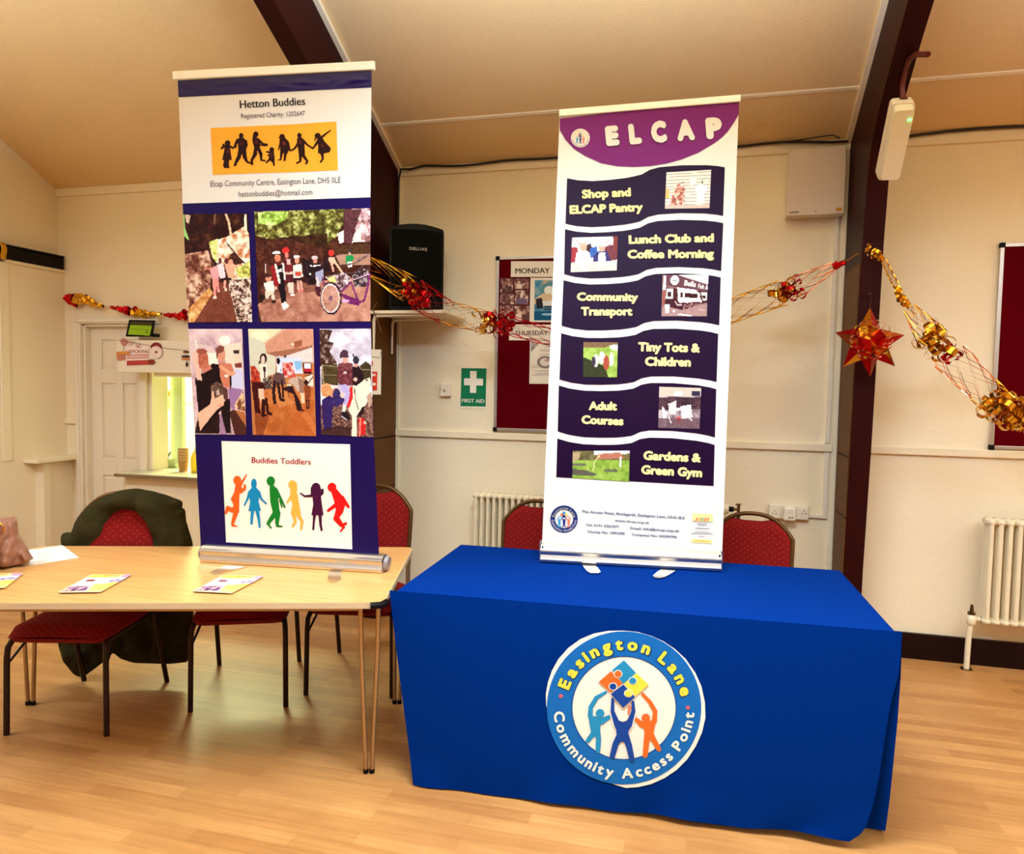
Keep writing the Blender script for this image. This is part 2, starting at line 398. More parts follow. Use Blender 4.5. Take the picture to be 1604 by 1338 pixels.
def fabric_mat():
    m = mat('red_dotted_upholstery', (158, 14, 12), .85, spec=.2); nt = m.node_tree; b = nt.nodes['Principled BSDF']; L = nt.links.new
    tc = nt.nodes.new('ShaderNodeTexCoord'); v = nt.nodes.new('ShaderNodeTexVoronoi'); v.voronoi_dimensions = '2D'; v.inputs['Scale'].default_value = 36; v.inputs['Randomness'].default_value = .3
    sp_ = nt.nodes.new('ShaderNodeSeparateXYZ'); ad = nt.nodes.new('ShaderNodeMath'); cb = nt.nodes.new('ShaderNodeCombineXYZ')
    L(tc.outputs['Object'], sp_.inputs[0]); L(sp_.outputs['Y'], ad.inputs[0]); L(sp_.outputs['Z'], ad.inputs[1]); L(sp_.outputs['X'], cb.inputs['X']); L(ad.outputs[0], cb.inputs['Y'])
    rt = nt.nodes.new('ShaderNodeVectorRotate'); rt.rotation_type = 'Z_AXIS'; rt.inputs['Angle'].default_value = .785; L(cb.outputs[0], rt.inputs['Vector']); L(rt.outputs[0], v.inputs['Vector'])
    r = nt.nodes.new('ShaderNodeValToRGB'); r.color_ramp.elements[0].position = .10; r.color_ramp.elements[0].color = (*s2l((164, 44, 28)), 1)
    r.color_ramp.elements[1].position = .17; r.color_ramp.elements[1].color = (*s2l((122, 8, 6)), 1); L(v.outputs['Distance'], r.inputs[0]); L(r.outputs[0], b.inputs['Base Color'])
    return m
M['fabric'] = fabric_mat()

# ================================================================= THE ROOM
XR, YF = 6.0, -3.9
EZ = 3.035; SL = .5                      # ceiling height at the wall, roof slope
def ceil_z(y): return EZ+(YW-y)*SL
YR = (YW+YF)/2
FRX0, FRX1 = .803, .906                  # right portal frame
FLX0, FLX1 = -2.15, -2.045               # left portal frame

MB().box((XL-.1, YF-.1, -.1), (XR+.1, 8.6, 0)).build('floor', M['floor'], struct=True)
# back wall with the serving hatch opening
hx0, hx1, hz0, hz1 = -4.075, -2.75, .87, 1.86
dx0, dx1, dz1 = -4.70, -4.155, 1.99
mb = MB(); T = .14
for a, b in (((XL, YW, 0), (dx0, YW+T, 3.1)), ((dx0, YW, dz1), (hx0, YW+T, 3.1)), ((dx1, YW, 0), (hx0, YW+T, dz1)), ((hx0, YW, 0), (hx1, YW+T, hz0)),
             ((hx0, YW, hz1), (hx1, YW+T, 3.1)), ((hx1, YW, 0), (XR, YW+T, 3.1))): mb.box(a, b)
mb.build('wall_back', M['wall'], struct=True)
mb = MB(); mb.prism([(XL, YW+T, 0), (XL, YF, 0), (XL, YF, EZ), (XL, YR, ceil_z(YR)), (XL, YW+T, EZ)], (-.1, 0, 0)); mb.build('wall_left', M['wall'], struct=True)
mb = MB(); mb.prism([(XR, YW+T, 0), (XR, YF, 0), (XR, YF, EZ), (XR, YR, ceil_z(YR)), (XR, YW+T, EZ)], (.1, 0, 0)); mb.build('wall_right', M['wall'], struct=True)
MB().box((XL, YF-.1, 0), (XR, YF, EZ)).build('wall_front', mat('dark_unseen_wall', (84, 34, 26), .9, noise=.1), struct=True)  # unseen end wall, dark tone added to cut light bounced back
mb = MB(); mb.prism([(XL-.1, YW+T, EZ-T*SL), (XL-.1, YR, ceil_z(YR)), (XL-.1, YF-.1, EZ), (XL-.1, YF-.1, EZ+.1), (XL-.1, YR, ceil_z(YR)+.1), (XL-.1, YW+T, EZ+.1)], (XR-XL+.2, 0, 0))
mb.build('ceiling', M['ceil'], struct=True)

tn = [0]
def trim(mb, m, **k):
    tn[0] += 1; return mb.build('trim_%d' % tn[0], m, struct=True, **k)
# cornice board along the eaves, in three bays
for x0, x1 in ((XL, FLX0), (FLX1, FRX0), (FRX1, XR)):
    trim(MB().box((x0, YW-.018, 2.978), (x1, YW+.01, 3.04)), M['trim'], bevel=.004)
# ceiling joint strips (parallel to the eaves)
CN = np.array([0, SL, 1.]); CO = V3(0, YW, EZ)
for bay, px in (((FLX1, FRX0), (875, 173)), ((FRX1, XR), (1500, 119))):
    y = onP(px, CO, CN)[1]; z = ceil_z(y)
    trim(MB().hexa([(bay[0], y+.008, z-.012), (bay[1], y+.008, z-.012), (bay[1], y-.008, z-.004), (bay[0], y-.008, z-.004), (bay[0], y+.008, z+.004), (bay[1], y+.008, z+.004), (bay[1], y-.008, z+.01), (bay[0], y-.008, z+.01)]), M['trim'])
# portal frames: painted soffit, timber cheeks
prof = [(YW, 0), (4.375, 0), (4.355, .578), (4.288, 1.265), (4.218, 2.35), (4.172, 2.66), (4.10, 2.83), (3.95, 2.96), (3.655, 3.148), (3.495, 3.235), (YR, ceil_z(YR)-.36),
        (YR, ceil_z(YR)), (YW, EZ)]
for x0, x1 in ((FLX0, FLX1), (FRX0, FRX1)):
    mb = MB(); mb.prism([(x0, y, z) for y, z in prof], (x1-x0, 0, 0)); trim(mb, M['beam'])
    # front half of the hall, mirrored
    mb = MB(); mb.prism([(x0, 2*YR-y, z) for y, z in prof], (x1-x0, 0, 0)); trim(mb, M['beam'])
# brown timber cheek boards on the post sides facing the middle
for xs, e in ((FRX0, -.006), (FLX1, .006)):
    mb = MB()
    for z0, z1 in ((0, .86), (.87, 1.2), (1.21, 2.25)):
        f = lambda z: 4.375-(z/2.35)*.157+.012
        mb.prism([(xs, YW-.03, z0), (xs, f(z0), z0), (xs, f(z1), z1), (xs, YW-.03, z1)], (e, 0, 0))
    trim(mb, M['beamside'])
# cream beads where the frames meet the ceiling
for xs, e in ((FRX0, -.028), (FLX1, .028)):
    mb = MB(); mb.prism([(xs, YW, EZ-.028), (xs, YR, ceil_z(YR)-.028), (xs, YR, ceil_z(YR)), (xs, YW, EZ)], (e, 0, 0)); trim(mb, M['trim'])
# dado rail in bays
for x0, x1 in ((XL+.06, dx0-.062), (FLX1, FRX0-.03), (FRX1, XR)):
    trim(MB().box((x0, YW-.022, 1.205), (x1, YW+.01, 1.25)), M['trim'], bevel=.004)
# cover strips next to the posts
trim(MB().box((FRX0-.034, YW-.012, 0), (FRX0-.006, YW+.01, 2.978)), M['trim'])
trim(MB().box((FLX1, YW-.012, 0), (FLX1+.02, YW+.01, 2.978)), M['trim'])
# skirting
for nm, x0, x1 in (('baseboard_back', FRX1, XR),):
    MB().box((x0, YW-.025, 0), (x1, YW+.01, .15)).build(nm, M['skirt'], struct=True)
MB().box((FLX1, YW-.025, 0), (FRX0, YW+.01, .15)).build('baseboard_middle', M['skirt'], struct=True)
MB().box((-4.06, YW-.02, 0), (FLX0, YW+.01, .13)).build('baseboard_left', M['skirt'], struct=True)

# left end: boxed lower wall, ledge and casing
XB = -4.87
yb0 = onX((15, 600), XB)[1]
mb = MB(); mb.box((XL-.01, 1.2, 0), (XB, YW, 2.385)); trim(mb, M['wall'])
mb = MB(); mb.box((XL, yb0-.03, 2.386), (XB+.012, YW, 2.41)); mb.box((XB+.0005, yb0-.07, .956), (XB+.012, yb0, 2.385)); trim(mb, M['trim'], bevel=.003)
yl = onX((48, 722), XB+.07)[1]
mb = MB(); mb.box((XB-.01, yl+.16, 0), (XB+.055, YW, .924)); mb.box((XB-.01, yl+.1, 0), (XB+.08, yl+.1599, .924)); trim(mb, M['wall'])
mb = MB(); mb.box((XB-.01, yl, .925), (XB+.13, YW, .955)); trim(mb, M['trim'], bevel=.004)

t = thing('storage_case', 'long black case lying on the cream ledge at the far left wall', 'case', (XB-.02, 4.35, 2.41))
mb = MB(); mb.box((XL+.005, 3.6, 2.411), (XB+.02, YW-.02, 2.50)); mb.build('case_body', M['black'], t, bevel=.006)
mb = MB(); mb.box((XL+.003, 3.598, 2.50), (XB+.024, YW-.018, 2.515)); mb.build('case_lid', M['black'], t, bevel=.003)
mb = MB(); p = onX((4, 386), XB+.03)
mb.grid(lambda u, v: (XB+.034+.012*math.sin(v*5), p[1]-.03+u*.045+.02*v, 2.517-v*.115), 3, 8)
tag(mb.build('foil_ribbon', M['gold'], solid=.002), 'gold foil ribbon end hanging over the long black case', 'ribbon')

# door
mb = MB()
ax0 = onY((121, 600))[0]
mb.box((ax0, YW-.03, 0), (dx0, YW+.005, dz1)); mb.box((ax0, YW-.03, dz1), (hx0+.1, YW+.005, dz1+.045)); mb.box((ax0+.02, YW-.04, 0), (dx0-.015, YW-.028, dz1)); mb.box((ax0+.02, YW-.04, dz1+.012), (hx0+.1, YW-.028, dz1+.035))
mb.box((dx1, YW-.03, 0), (dx1+.06, YW+.005, dz1))
mb.box((dx0, YW-.001, 0), (dx0+.02, YW+.13, dz1)); mb.box((dx0, YW-.001, dz1-.02), (dx1, YW+.13, dz1))
trim(mb, M['white'], bevel=.004)
# panelled door: stiles and rails with recessed fields
DY = YW+.055; D0, D1 = dx0+.02, dx1
mb = MB(); mb.box((D0, DY+.012, .01), (D1, DY+.04, dz1-.02))
cx = (D0+D1)/2
wv = .05
xs = [(D0, D0+.10), (cx-.035, cx+.035), (D1-.1, D1)]
for a, b in xs: mb.box((a, DY, .01), (b, DY+.013, dz1-.02))
zs = [(.01, .2), (.80, .93), (1.53, 1.64), (dz1-.12, dz1-.02)]
for a, b in zs:
    for xa, xb in ((xs[0][1], xs[1][0]), (xs[1][1], xs[2][0])): mb.box((xa, DY+.0004, a), (xb, DY+.013, b))
for (xa, xb) in ((xs[0][1], xs[1][0]), (xs[1][1], xs[2][0])):
    for (za, zb) in ((zs[0][1], zs[1][0]), (zs[1][1], zs[2][0]), (zs[2][1], zs[3][0])):
        i = .028; mb.hexa([(xa+i, DY+.004, za+i), (xb-i, DY+.004, za+i), (xb-i, DY+.004, zb-i), (xa+i, DY+.004, zb-i), (xa+.006, DY+.012, za+.006), (xb-.006, DY+.012, za+.006), (xb-.006, DY+.012, zb-.006), (xa+.006, DY+.012, zb-.006)])
mb.build('door_1', M['white'], bevel=.003, struct=True)

# kitchen behind the hatch
mb = MB(); ky = 6.3
mb.box((-5.75, ky, 0), (-1.6, ky+.1, 2.6)); mb.build('wall_kitchen_far', M['kit'], struct=True)
MB().box((-5.85, YW+T, 0), (-5.75, ky, 2.6)).build('wall_kitchen_left', M['kit'], struct=True)
MB().box((-1.6, YW+T, 0), (-1.5, ky, 2.6)).build('wall_kitchen_right', M['kit'], struct=True)
MB().box((-5.85, YW+T, 2.6), (-1.5, ky+.1, 2.7)).build('ceiling_kitchen', M['kit'], struct=True)
# hatch lining, glazed side frame
mb = MB(); mb.box((hx0, YW-.01, hz0), (hx0+.02, YW+T+.02, hz1)); mb.box((hx0, YW-.01, hz1-.03), (hx1, YW+T+.02, hz1)); mb.box((hx1-.04, YW-.01, hz0), (hx1, YW+T+.02, hz1))
mb.build('window_1', M['white'], bevel=.003, struct=True)
mb = MB(); mb.box((hx0+.018, YW+T+.05, .9), (hx0+.125, YW+T+.09, 2.0)); trim(mb, mat('pale_green_door_edge', (214, 232, 170), .4), bevel=.004)
# boxed front under the counter
yc = YW-.19
mb = MB(); mb.box((onY((197, 800), yc+.04)[0], yc+.04, 0), (FLX0, YW, .835)); trim(mb, M['wall'])
t = thing('serving_counter', 'pale worktop sill jutting from the bright kitchen serving hatch', 'counter', (-3.5, YW-.1, .84))
c0 = onY((178, 730), yc-.05)[0]
MB().box((c0, yc-.05, .84), (FLX0, YW+.30, .862)).build('counter_core', M['counteredge'], t, bevel=.002)
MB().box((c0+.003, yc-.047, .862), (FLX0, YW+.30, .868)).build('counter_top', M['counter'], t)
# roller shutter box over the hatch
SY = YW-.17
b0 = onY((183, 533), SY); b1 = onY((183, 583), SY)
t = thing('shutter_box', 'long white roller shutter housing above the kitchen serving hatch', 'shutter box', (b0[0], SY, b1[2]))
MB().box((b0[0], SY, b1[2]), (-2.45, YW, b0[2])).build('housing', M['white'], t, bevel=.006)
mb = MB(); mb.box((b0[0]+.28, SY+.05, b1[2]-.03), (-2.5, SY+.09, b1[2])); mb.build('bottom_slat', M['trim'], t)
SB = Board((0, SY, 0), (0, -1, 0)).view((90, 480), 4.461)
# green display standing on the box
fy = SY+.05
FB = Board((0, fy, 0), (0, -1, 0)).view((90, 480), 4.461)
t = thing('framed_notice', 'small black framed green notice standing on the shutter box', 'framed notice', FB.p(575, 212))
mb = MB(); pts = [FB.p(x, y, 0) for x, y in ((476, 211), (658, 211), (676, 98), (500, 94))]; mb.prism(pts, (0, .012, 0)); mb.build('frame', M['black'], t, bevel=.002)
mb = MB(); FB.poly(mb, [(492, 196), (644, 205), (660, 135), (508, 130)], (150, 190, 20), 2); FB.poly(mb, [(508, 126), (660, 131), (664, 112), (514, 106)], (70, 62, 22), 2); FB.line(mb, [(520, 158), (630, 162)], 5, (120, 160, 20), 3); FB.ring(mb, 625, 178, 8, 12, (70, 90, 20), 3, 20); mb.build('notice_card', M['paper'], t)
mb = MB(); mb.box(FB.p(655, 213)+V3(0, .012, 0), FB.p(682, 190)+V3(0, .05, 0)); mb.build('prop_foot', M['black'], t)
# no smoking sign and sweet cut-outs
t = thing('no_smoking_sign', 'red and white no smoking sign on the shutter box front', 'sign', SB.p(560, 420))
mb = MB(); mb.prism([SB.p(x, y, 0) for x, y in ((478, 418), (640, 410), (640, 268), (478, 262))], (0, -.003, 0), (246, 224, 212)); mb.build('backing', M['paper'], t)
mb = MB(); R_ = (150, 48, 40)
SB.text(mb, 'NO', (548, 290), (586, 290), 26, R_, 5, .01); SB.text(mb, 'SMOKING', (502, 326), (638, 324), 22, R_, 5, .01)
for y in (338, 356): SB.poly(mb, [(486, y), (636, y-4), (636, y+8), (486, y+12)], (214, 130, 116), 5)
SB.text(mb, 'It is against the law to', (490, 349), (630, 346), 8, (246, 224, 212), 6); SB.text(mb, 'smoke on these premises', (490, 367), (630, 364), 8, (246, 224, 212), 6)
SB.poly(mb, [(484, 380), (640, 374), (640, 408), (484, 414)], (188, 66, 56), 5)
mb.build('lettering', M['paper'], t)
t = thing('sweets_bunting', 'string of paper sweets and doughnut cut-outs across the no smoking sign', 'bunting', SB.p(700, 330))
mb = MB(); mb.tube([SB.p(x, y, 12) for x, y in ((420, 237), (520, 250), (690, 283), (800, 298), (905, 308))], .0015, 5); mb.tube([SB.p(462, 262, 10), SB.p(461, 312, 10)], .0015, 5); mb.build('string', M['pipe'], t)
def disc(x, y, rx, ry, col, lay, name='paper_cutout', hole=0):
    mb = MB(); n = 24
    mb.prism([SB.p(x+rx*math.cos(2*PI*k/n), y+ry*math.sin(2*PI*k/n), lay) for k in range(n)], (0, -.0015, 0), col)
    if hole: SB.ell(mb, x, y, hole, hole, (120, 70, 50), lay+3)
    return mb.build(name, M['paper'], t)
disc(465, 248, 23, 27, (196, 128, 118), 8); disc(511, 259, 17, 17, (226, 178, 166), 8); disc(690, 285, 38, 33, (128, 34, 28), 8); disc(690, 320, 42, 44, (240, 216, 204), 11, hole=9)
disc(656, 388, 24, 19, (140, 52, 40), 12)
mb = MB(); mb.prism([SB.p(x, y, 9) for x, y in ((412, 318), (500, 312), (504, 334), (412, 342))], (0, -.0015, 0), (222, 140, 70)); mb.build('paper_cutout', M['paper'], t)
mb = MB(); mb.prism([SB.p(x, y, 9) for x, y in ((412, 345), (474, 340), (474, 372), (420, 378))], (0, -.0015, 0), (206, 130, 100)); mb.build('paper_cutout', M['paper'], t)
disc(900, 318, 22, 8, (110, 60, 44), 9); disc(900, 350, 34, 9, (70, 40, 30), 9); disc(900, 366, 34, 10, (200, 130, 80), 8); disc(904, 405, 8, 17, (60, 36, 28), 9)

# things on the counter
def onc(px, py, y): return onY((px, py), y)
ycup = YW+.02
p = onc(287, 722, ycup)
t = thing('paper_cup_stack', 'stack of brown paper cups standing on the serving counter', 'cup stack', (p[0], ycup, .868))
CPX = p[0]
mb = MB(); mb.lathe([(.030, 0), (.030, .001), (.036, .075), (.037, .076)], (CPX, ycup, .8685), 20, (176, 124, 60)); mb.build('cup', M['plain'], t)
for k in range(9):
    mb = MB(); z = .9455+k*.011; mb.lathe([(.0365, 0), (.038, .008), (.040, .0085), (.040, .0105), (.036, .0105)], (CPX, ycup, z), 20, (214, 176, 118) if k % 2 else (190, 148, 92)); mb.build('cup_rim', M['plain'], t)
p = onc(304, 724, ycup)
t = thing('cleaning_bottle', 'yellow plastic bottle beside the paper cups on the counter', 'bottle', (p[0]+.02, ycup+.01, .868))
mb = MB(); mb.lathe([(0, 0), (.042, 0), (.046, .01), (.046, .11), (.03, .15), (.018, .16), (.018, .17)], (p[0]+.02, ycup+.01, .869), 20); mb.build('bottle_body', M['yellow'], t)
mb = MB(); mb.lathe([(.021, .17), (.021, .19), (0, .19)], (p[0]+.02, ycup+.01, .869), 16); mb.build('cap', M['white'], t)
yt = YW+.22
p = onc(265, 718, yt)
t = thing('food_tub', 'clear plastic tub with a dark spoon on the kitchen counter', 'tub', (p[0], yt, .868))
mb = MB(); mb.lathe([(0, 0), (.07, 0), (.085, .07), (.088, .072), (.083, .07), (.068, .004), (0, .004)], (p[0], yt, .869), 20, (206, 222, 176)); mb.build('tub', M['plain'], t)
mb = MB(); mb.tube([(p[0]-.02, yt, .88), (p[0]+.0, yt-.02, .955), (p[0]+.04, yt-.02, 1.0)], [.004, .012, .003], 8, (60, 50, 20)); mb.build('spoon', M['plain'], t)
# signs on far kitchen wall
KB = Board((0, ky, 0), (0, -1, 0)).view((90, 480), 4.461)
mb = MB(); KB.poly(mb, [(766, 586), (803, 586), (803, 634), (766, 634)], (236, 214, 120), 2); KB.poly(mb, [(774, 596), (784, 596), (784, 624), (774, 624)], (150, 90, 40), 3); KB.line(mb, [(784, 610), (797, 610)], 5, (150, 90, 40), 3); KB.line(mb, [(797, 596), (797, 626)], 5, (150, 90, 40), 3)
tag(mb.build('fire_sign', M['paper'], solid=.003), 'small yellow fire exit sign on the kitchen wall', 'sign')
mb = MB(); KB.poly(mb, [(768, 640), (803, 640), (803, 718), (768, 718)], (222, 236, 150), 2)
for k in range(4): KB.ell(mb, 775, 654+k*16, 4, 5, (120, 170, 60), 3, 10)
for k in range(4): KB.line(mb, [(784, 654+k*16), (799, 654+k*16)], 3, (160, 170, 100), 3)
tag(mb.build('notice_sheet', M['paper'], solid=.003), 'pale green list under the small yellow kitchen sign', 'notice')
mb = MB(); KB.poly(mb, [(868, 545), (960, 545), (960, 688), (868, 688)], (206, 234, 190), 2); KB.poly(mb, [(882, 560), (955, 560), (955, 670), (882, 670)], (224, 244, 208), 3)
tag(mb.build('wall_poster', M['paper'], solid=.003), 'large pale green poster on the kitchen wall beside the left banner', 'poster')

# ---------------------------------------------------------------- services on the back wall
def wpath(pts, y): return [onY(p, y) for p in pts]
mb = MB()
mb.tube([V3(FLX1+.012, YW-.03, z) for z in (2.55, 2.8, 2.95)]+[V3(FLX1+.03, YW-.035, 3.02), V3(FLX1+.1, YW-.035, 3.045-.03), ]+[V3(x, YW-.035, 3.028+.006*math.sin(x*5)-.005*math.sin(x*11)) for x in np.linspace(-1.85, FRX0-.02, 30)], .0075, 8)
tag(mb.build('eaves_cable', M['cable']), 'black cable clipped along the eaves between the two dark posts', 'cable')
mb = MB(); mb.tube([V3(x, YW-.035, 3.015+.03*min(1, (x-FRX1)*1.6)+.006*math.sin(x*6)) for x in np.linspace(FRX1+.01, XR-.02, 40)], .008, 8)
tag(mb.build('eaves_cable', M['cable']), 'black cable running along the eaves right of the right dark post', 'cable')
mb = MB(); a = onY((1240, 233), YW-.12); mb.tube([V3(a[0]-.1, YW-.045, 3.03), V3(a[0]+.1, YW-.10, 3.03), V3(a[0]+.22, YW-.12, 3.034), V3(a[0]+.26, YW-.12, 3.012)], .004, 6)
tag(mb.build('short_cable', M['cable']), 'thin short cable looping into the top of the white wall cabinet', 'cable')
e0, e1 = onY((1236, 234), YW-.1), onY((1320, 334), YW-.1)
t = thing('electrical_cabinet', 'white metal wall cabinet high up beside the right dark post', 'cabinet', (e0[0], YW, e1[2]))
MB().box((e0[0], YW-.075, e1[2]), (FRX0-.035, YW-.001, e0[2])).build('cabinet_body', M['white'], t, bevel=.004)
MB().box((e0[0]-.002, YW-.1, e1[2]-.003), (FRX0-.034, YW-.076, e0[2]+.002)).build('cover', mat('cabinet_cover', (220, 200, 180), .4, noise=.03), t, bevel=.006)
CB = Board((0, YW-.1, 0), (0, -1, 0)).view((1180, 60), 3.783)
mb = MB(); CB.poly(mb, [(490, 1005), (524, 1002), (524, 1022), (490, 1026)], (206, 140, 40), 2); mb.build('sticker', M['paper'], t); mb = MB(); CB.line(mb, [(216, 1033), (268, 1029)], 6, (80, 60, 50), 2); mb.build('maker_mark', M['paper'], t); mb = MB(); CB.ell(mb, 369, 1026, 4, 4, (90, 60, 40), 2, 10); mb.build('key_lock', M['paper'], t)
# trunking from the cabinet down to the sockets
xt = onY((1306, 500))[0]
mb = MB(); mb.box((xt-.02, YW-.018, .80), (xt+.005, YW-.001, 1.2)); mb.box((xt-.02, YW-.018, 1.255), (xt+.005, YW-.001, 2.6)); mb.box((.60, YW-.018, .80), (xt-.02, YW-.001, .822))
tag(mb.build('cable_trunking', M['white'], bevel=.002), 'white cable trunking dropping from the wall cabinet to the sockets', 'trunking')
# double sockets with plug
s0, s1 = onY((1205, 790), YW-.03), onY((1266, 815), YW-.03)
t = thing('wall_socket', 'white double wall socket low on the wall behind the blue table', 'socket', (s0[0], YW, s1[2]))
MB().box((s0[0], YW-.035, s1[2]), (s1[0], YW-.001, s0[2])).build('socket_plate', M['white'], t, bevel=.004)
WB = Board((0, YW-.035, 0), (0, -1, 0)).view((1120, 740), 3.314)
for cx_ in (308, 462):
    mb = MB()
    for dx_, dy_ in ((0, -8), (-9, 6), (9, 7)): WB.ell(mb, cx_+dx_, 208+dy_, 2.6, 3.4, (60, 40, 30), 1.5, 8)
    mb.build('pin_hole', M['paper'], t)
pc = WB.p(385, 212)
t = thing('plug_adapter', 'white plug-in adapter in the middle of the double wall socket', 'plug', (pc[0], YW-.035, pc[2]))
MB().box((pc[0]-.035, YW-.085, pc[2]-.04), (pc[0]+.035, YW-.0355, pc[2]+.04)).build('adapter_body', M['white'], t, bevel=.01)
PB = Board((0, YW-.086, 0), (0, -1, 0)).view((1120, 740), 3.314)
for x_ in (386, 401): mb = MB(); PB.ell(mb, x_, 236, 5, 4, (100, 74, 70), 1, 12); mb.build('indicator', M['paper'], t)
mb = MB(); PB.line(mb, [(372, 212), (408, 212)], 2, (190, 170, 150), 1); PB.line(mb, [(376, 198), (404, 198)], 2, (190, 170, 150), 1); mb.build('moulded_lines', M['paper'], t)
# light switch
a, b = onY((690, 601), YW-.03), onY((705, 621), YW-.03)
t = thing('call_button', 'small white push button box on the wall left of the first aid sign', 'switch', (a[0], YW, b[2]))
MB().box((a[0], YW-.035, b[2]), (b[0], YW-.001, a[2])).build('back_box', M['white'], t, bevel=.004)
mb = MB(); mb.lathe([(.012, 0), (.012, -.004), (.0, -.004)], ((a[0]+b[0])/2, YW-.0352, (a[2]+b[2])/2), 18, axis='y'); mb.build('button', mat('button_cream', (222, 200, 168), .4), t)
# first aid sign
AB = Board((0, YW, 0), (0, -1, 0), (0, 0), 1.)
t = thing('first_aid_sign', 'green first aid sign with a white cross on the wall', 'sign', AB.p(741, 641))
mb = MB(); mb.prism([AB.p(x, y, 0) for x, y in ((720, 640), (760, 641), (762, 576), (722, 575))], (0, -.003, 0), (240, 228, 200)); mb.build('backing', M['paper'], t)
mb = MB(); F = AB.view((570, 320), 3.521)
F.poly(mb, [(538, 904), (676, 906), (671, 1116), (533, 1114)], (10, 120, 74), 5)
Wc = (246, 236, 214); F.poly(mb, [(586, 920), (622, 920), (621, 961), (658, 962), (657, 1000), (620, 999), (619, 1041), (585, 1040), (585, 999), (552, 998), (553, 960), (586, 961)], Wc, 6)
F.text(mb, 'FIRST AID', (540, 1092), (664, 1096), 20, Wc, 6, .02); mb.build('sign_face', M['paper'], t)
# fire action notice on the left post
QB = Board((0, 4.245, 0), (0, -1, 0)).view((570, 320), 3.521)
t = thing('fire_action_notice', 'white and red notice on the left dark post, half behind the banner', 'notice', QB.p(60, 1050))
mb = MB(); mb.prism([QB.p(x, y, 0) for x, y in ((-40, 1048), (94, 1050), (97, 802), (-40, 798))], (0, -.003, 0), (240, 228, 204)); mb.build('backing', M['paper'], t)
mb = MB(); QB.line(mb, [(-30, 836), (88, 846), (94, 815)], 3, (40, 20, 20), 5); QB.poly(mb, [(-30, 920), (74, 924), (72, 1028), (-30, 1024)], (214, 52, 28), 5); QB.poly(mb, [(46, 935), (64, 935), (64, 948), (46, 948)], (240, 220, 200), 6); QB.poly(mb, [(46, 985), (66, 985), (66, 1000), (46, 1000)], (240, 220, 200), 6); QB.ell(mb, 36, 880, 14, 24, (206, 60, 40), 5); mb.build('notice_print', M['paper'], t)

# ---------------------------------------------------------------- notice boards
def noticeboard(x0, z0, x1, z1, label):
    t = thing('notice_board', label, 'notice board', (x0, YW, z0))
    MB().box((x0, YW-.015, z0), (x1, YW-.001, z1)).build('felt_panel', M['felt'], t)
    mb = MB(); w = .02
    for a, b in (((x0-w, YW-.024, z0-w), (x0, YW-.001, z1+w)), ((x1, YW-.024, z0-w), (x1+w, YW-.001, z1+w)), ((x0, YW-.024, z0-w), (x1, YW-.001, z0)), ((x0, YW-.024, z1), (x1, YW-.001, z1+w))): mb.box(a, b)
    mb.build('aluminium_frame', M['alu'], t, bevel=.002)
    for x in (x0-w/2, x1+w/2):
        for z in (z0-w/2, z1+w/2): MB().box((x-.014, YW-.028, z-.014), (x+.014, YW-.001, z+.014)).build('corner_cap', M['black'], t, bevel=.004)
noticeboard(-1.315, 1.283, -.10, 2.395, 'maroon notice board behind the purple and white banner, with pinned papers')
noticeboard(1.62, 1.275, 2.85, 2.39, 'bare maroon notice board cut off by the right edge')
NB = Board((0, YW-.0155, 0), (0, -1, 0)).view((775, 400), 4.779)
def sheet(name, label, cat, q, col, draw=None):
    t = thing(name, label, cat, NB.p(*q[3], 0)); mb = MB()
    mb.prism([NB.p(x, y, 0) for x, y in q], (0, -.0012, 0), col); mb.build('sheet', M['paper'], t)
    if draw:
        mb = MB(); draw(mb); mb.build('printing', M['paper'], t)
    return t
PW = (238, 226, 206)
sheet('day_heading', 'white MONDAY heading sheet at the top of the notice board', 'paper sign', [(122, 44), (520, 44), (516, 162), (120, 162)], PW, lambda mb: NB.text(mb, 'MONDAY', (154, 136), (412, 134), 40, (70, 48, 30), 3, .02))
sheet('day_heading', 'white THURSDAY heading sheet lower on the notice board', 'paper sign', [(110, 518), (520, 520), (518, 638), (106, 636)], PW, lambda mb: NB.text(mb, 'THURSDAY', (150, 600), (396, 598), 36, (80, 40, 34), 3, .012))
t = thing('photo_collage', 'page of six small photos pinned left on the notice board', 'photo sheet', NB.p(38, 500))
mb = MB(); mb.prism([NB.p(x, y, 0) for x, y in ((40, 168), (268, 172), (262, 504), (34, 500))], (0, -.001, 0), (84, 26, 26)); mb.build('sheet', M['paper'], t)
for i, (x, y, w, h) in enumerate(((44, 176, 92, 102), (150, 176, 104, 74), (40, 286, 104, 80), (152, 262, 98, 104), (40, 376, 98, 110), (144, 380, 112, 116))):
    c = Canvas(0, 0, 100, 100, 24, (150, 100, 90)); c.noise([(90, 50, 44), (168, 120, 108), (222, 196, 178), (120, 80, 74)], 30, seed=i*7+2, sharp=1.4)
    if i == 3: c.poly([(40, 20), (60, 20), (60, 50), (40, 50)], (230, 215, 205)); c.poly([(10, 65), (90, 60), (90, 95), (10, 95)], (110, 90, 120))
    if i in (1, 5): c.ell(30, 35, 12, 14, (214, 170, 150)); c.poly([(15, 50), (48, 50), (55, 100), (10, 100)], (226, 206, 190))
    if i in (5, 0): c.ell(68, 40, 12, 14, (190, 140, 120)); c.poly([(52, 55), (90, 55), (95, 100), (55, 100)], (90, 60, 56))
    c.put('photo', [NB.p(x, y, 3), NB.p(x+w, y, 3), NB.p(x+w-2, y+h, 3), NB.p(x-2, y+h, 3)], M['photo'], t, NB.N)
def water_poster(mb): pass
t = sheet('blue_poster', 'blue poster on white paper under the MONDAY heading', 'poster', [(268, 168), (520, 168), (514, 502), (260, 500)], PW)
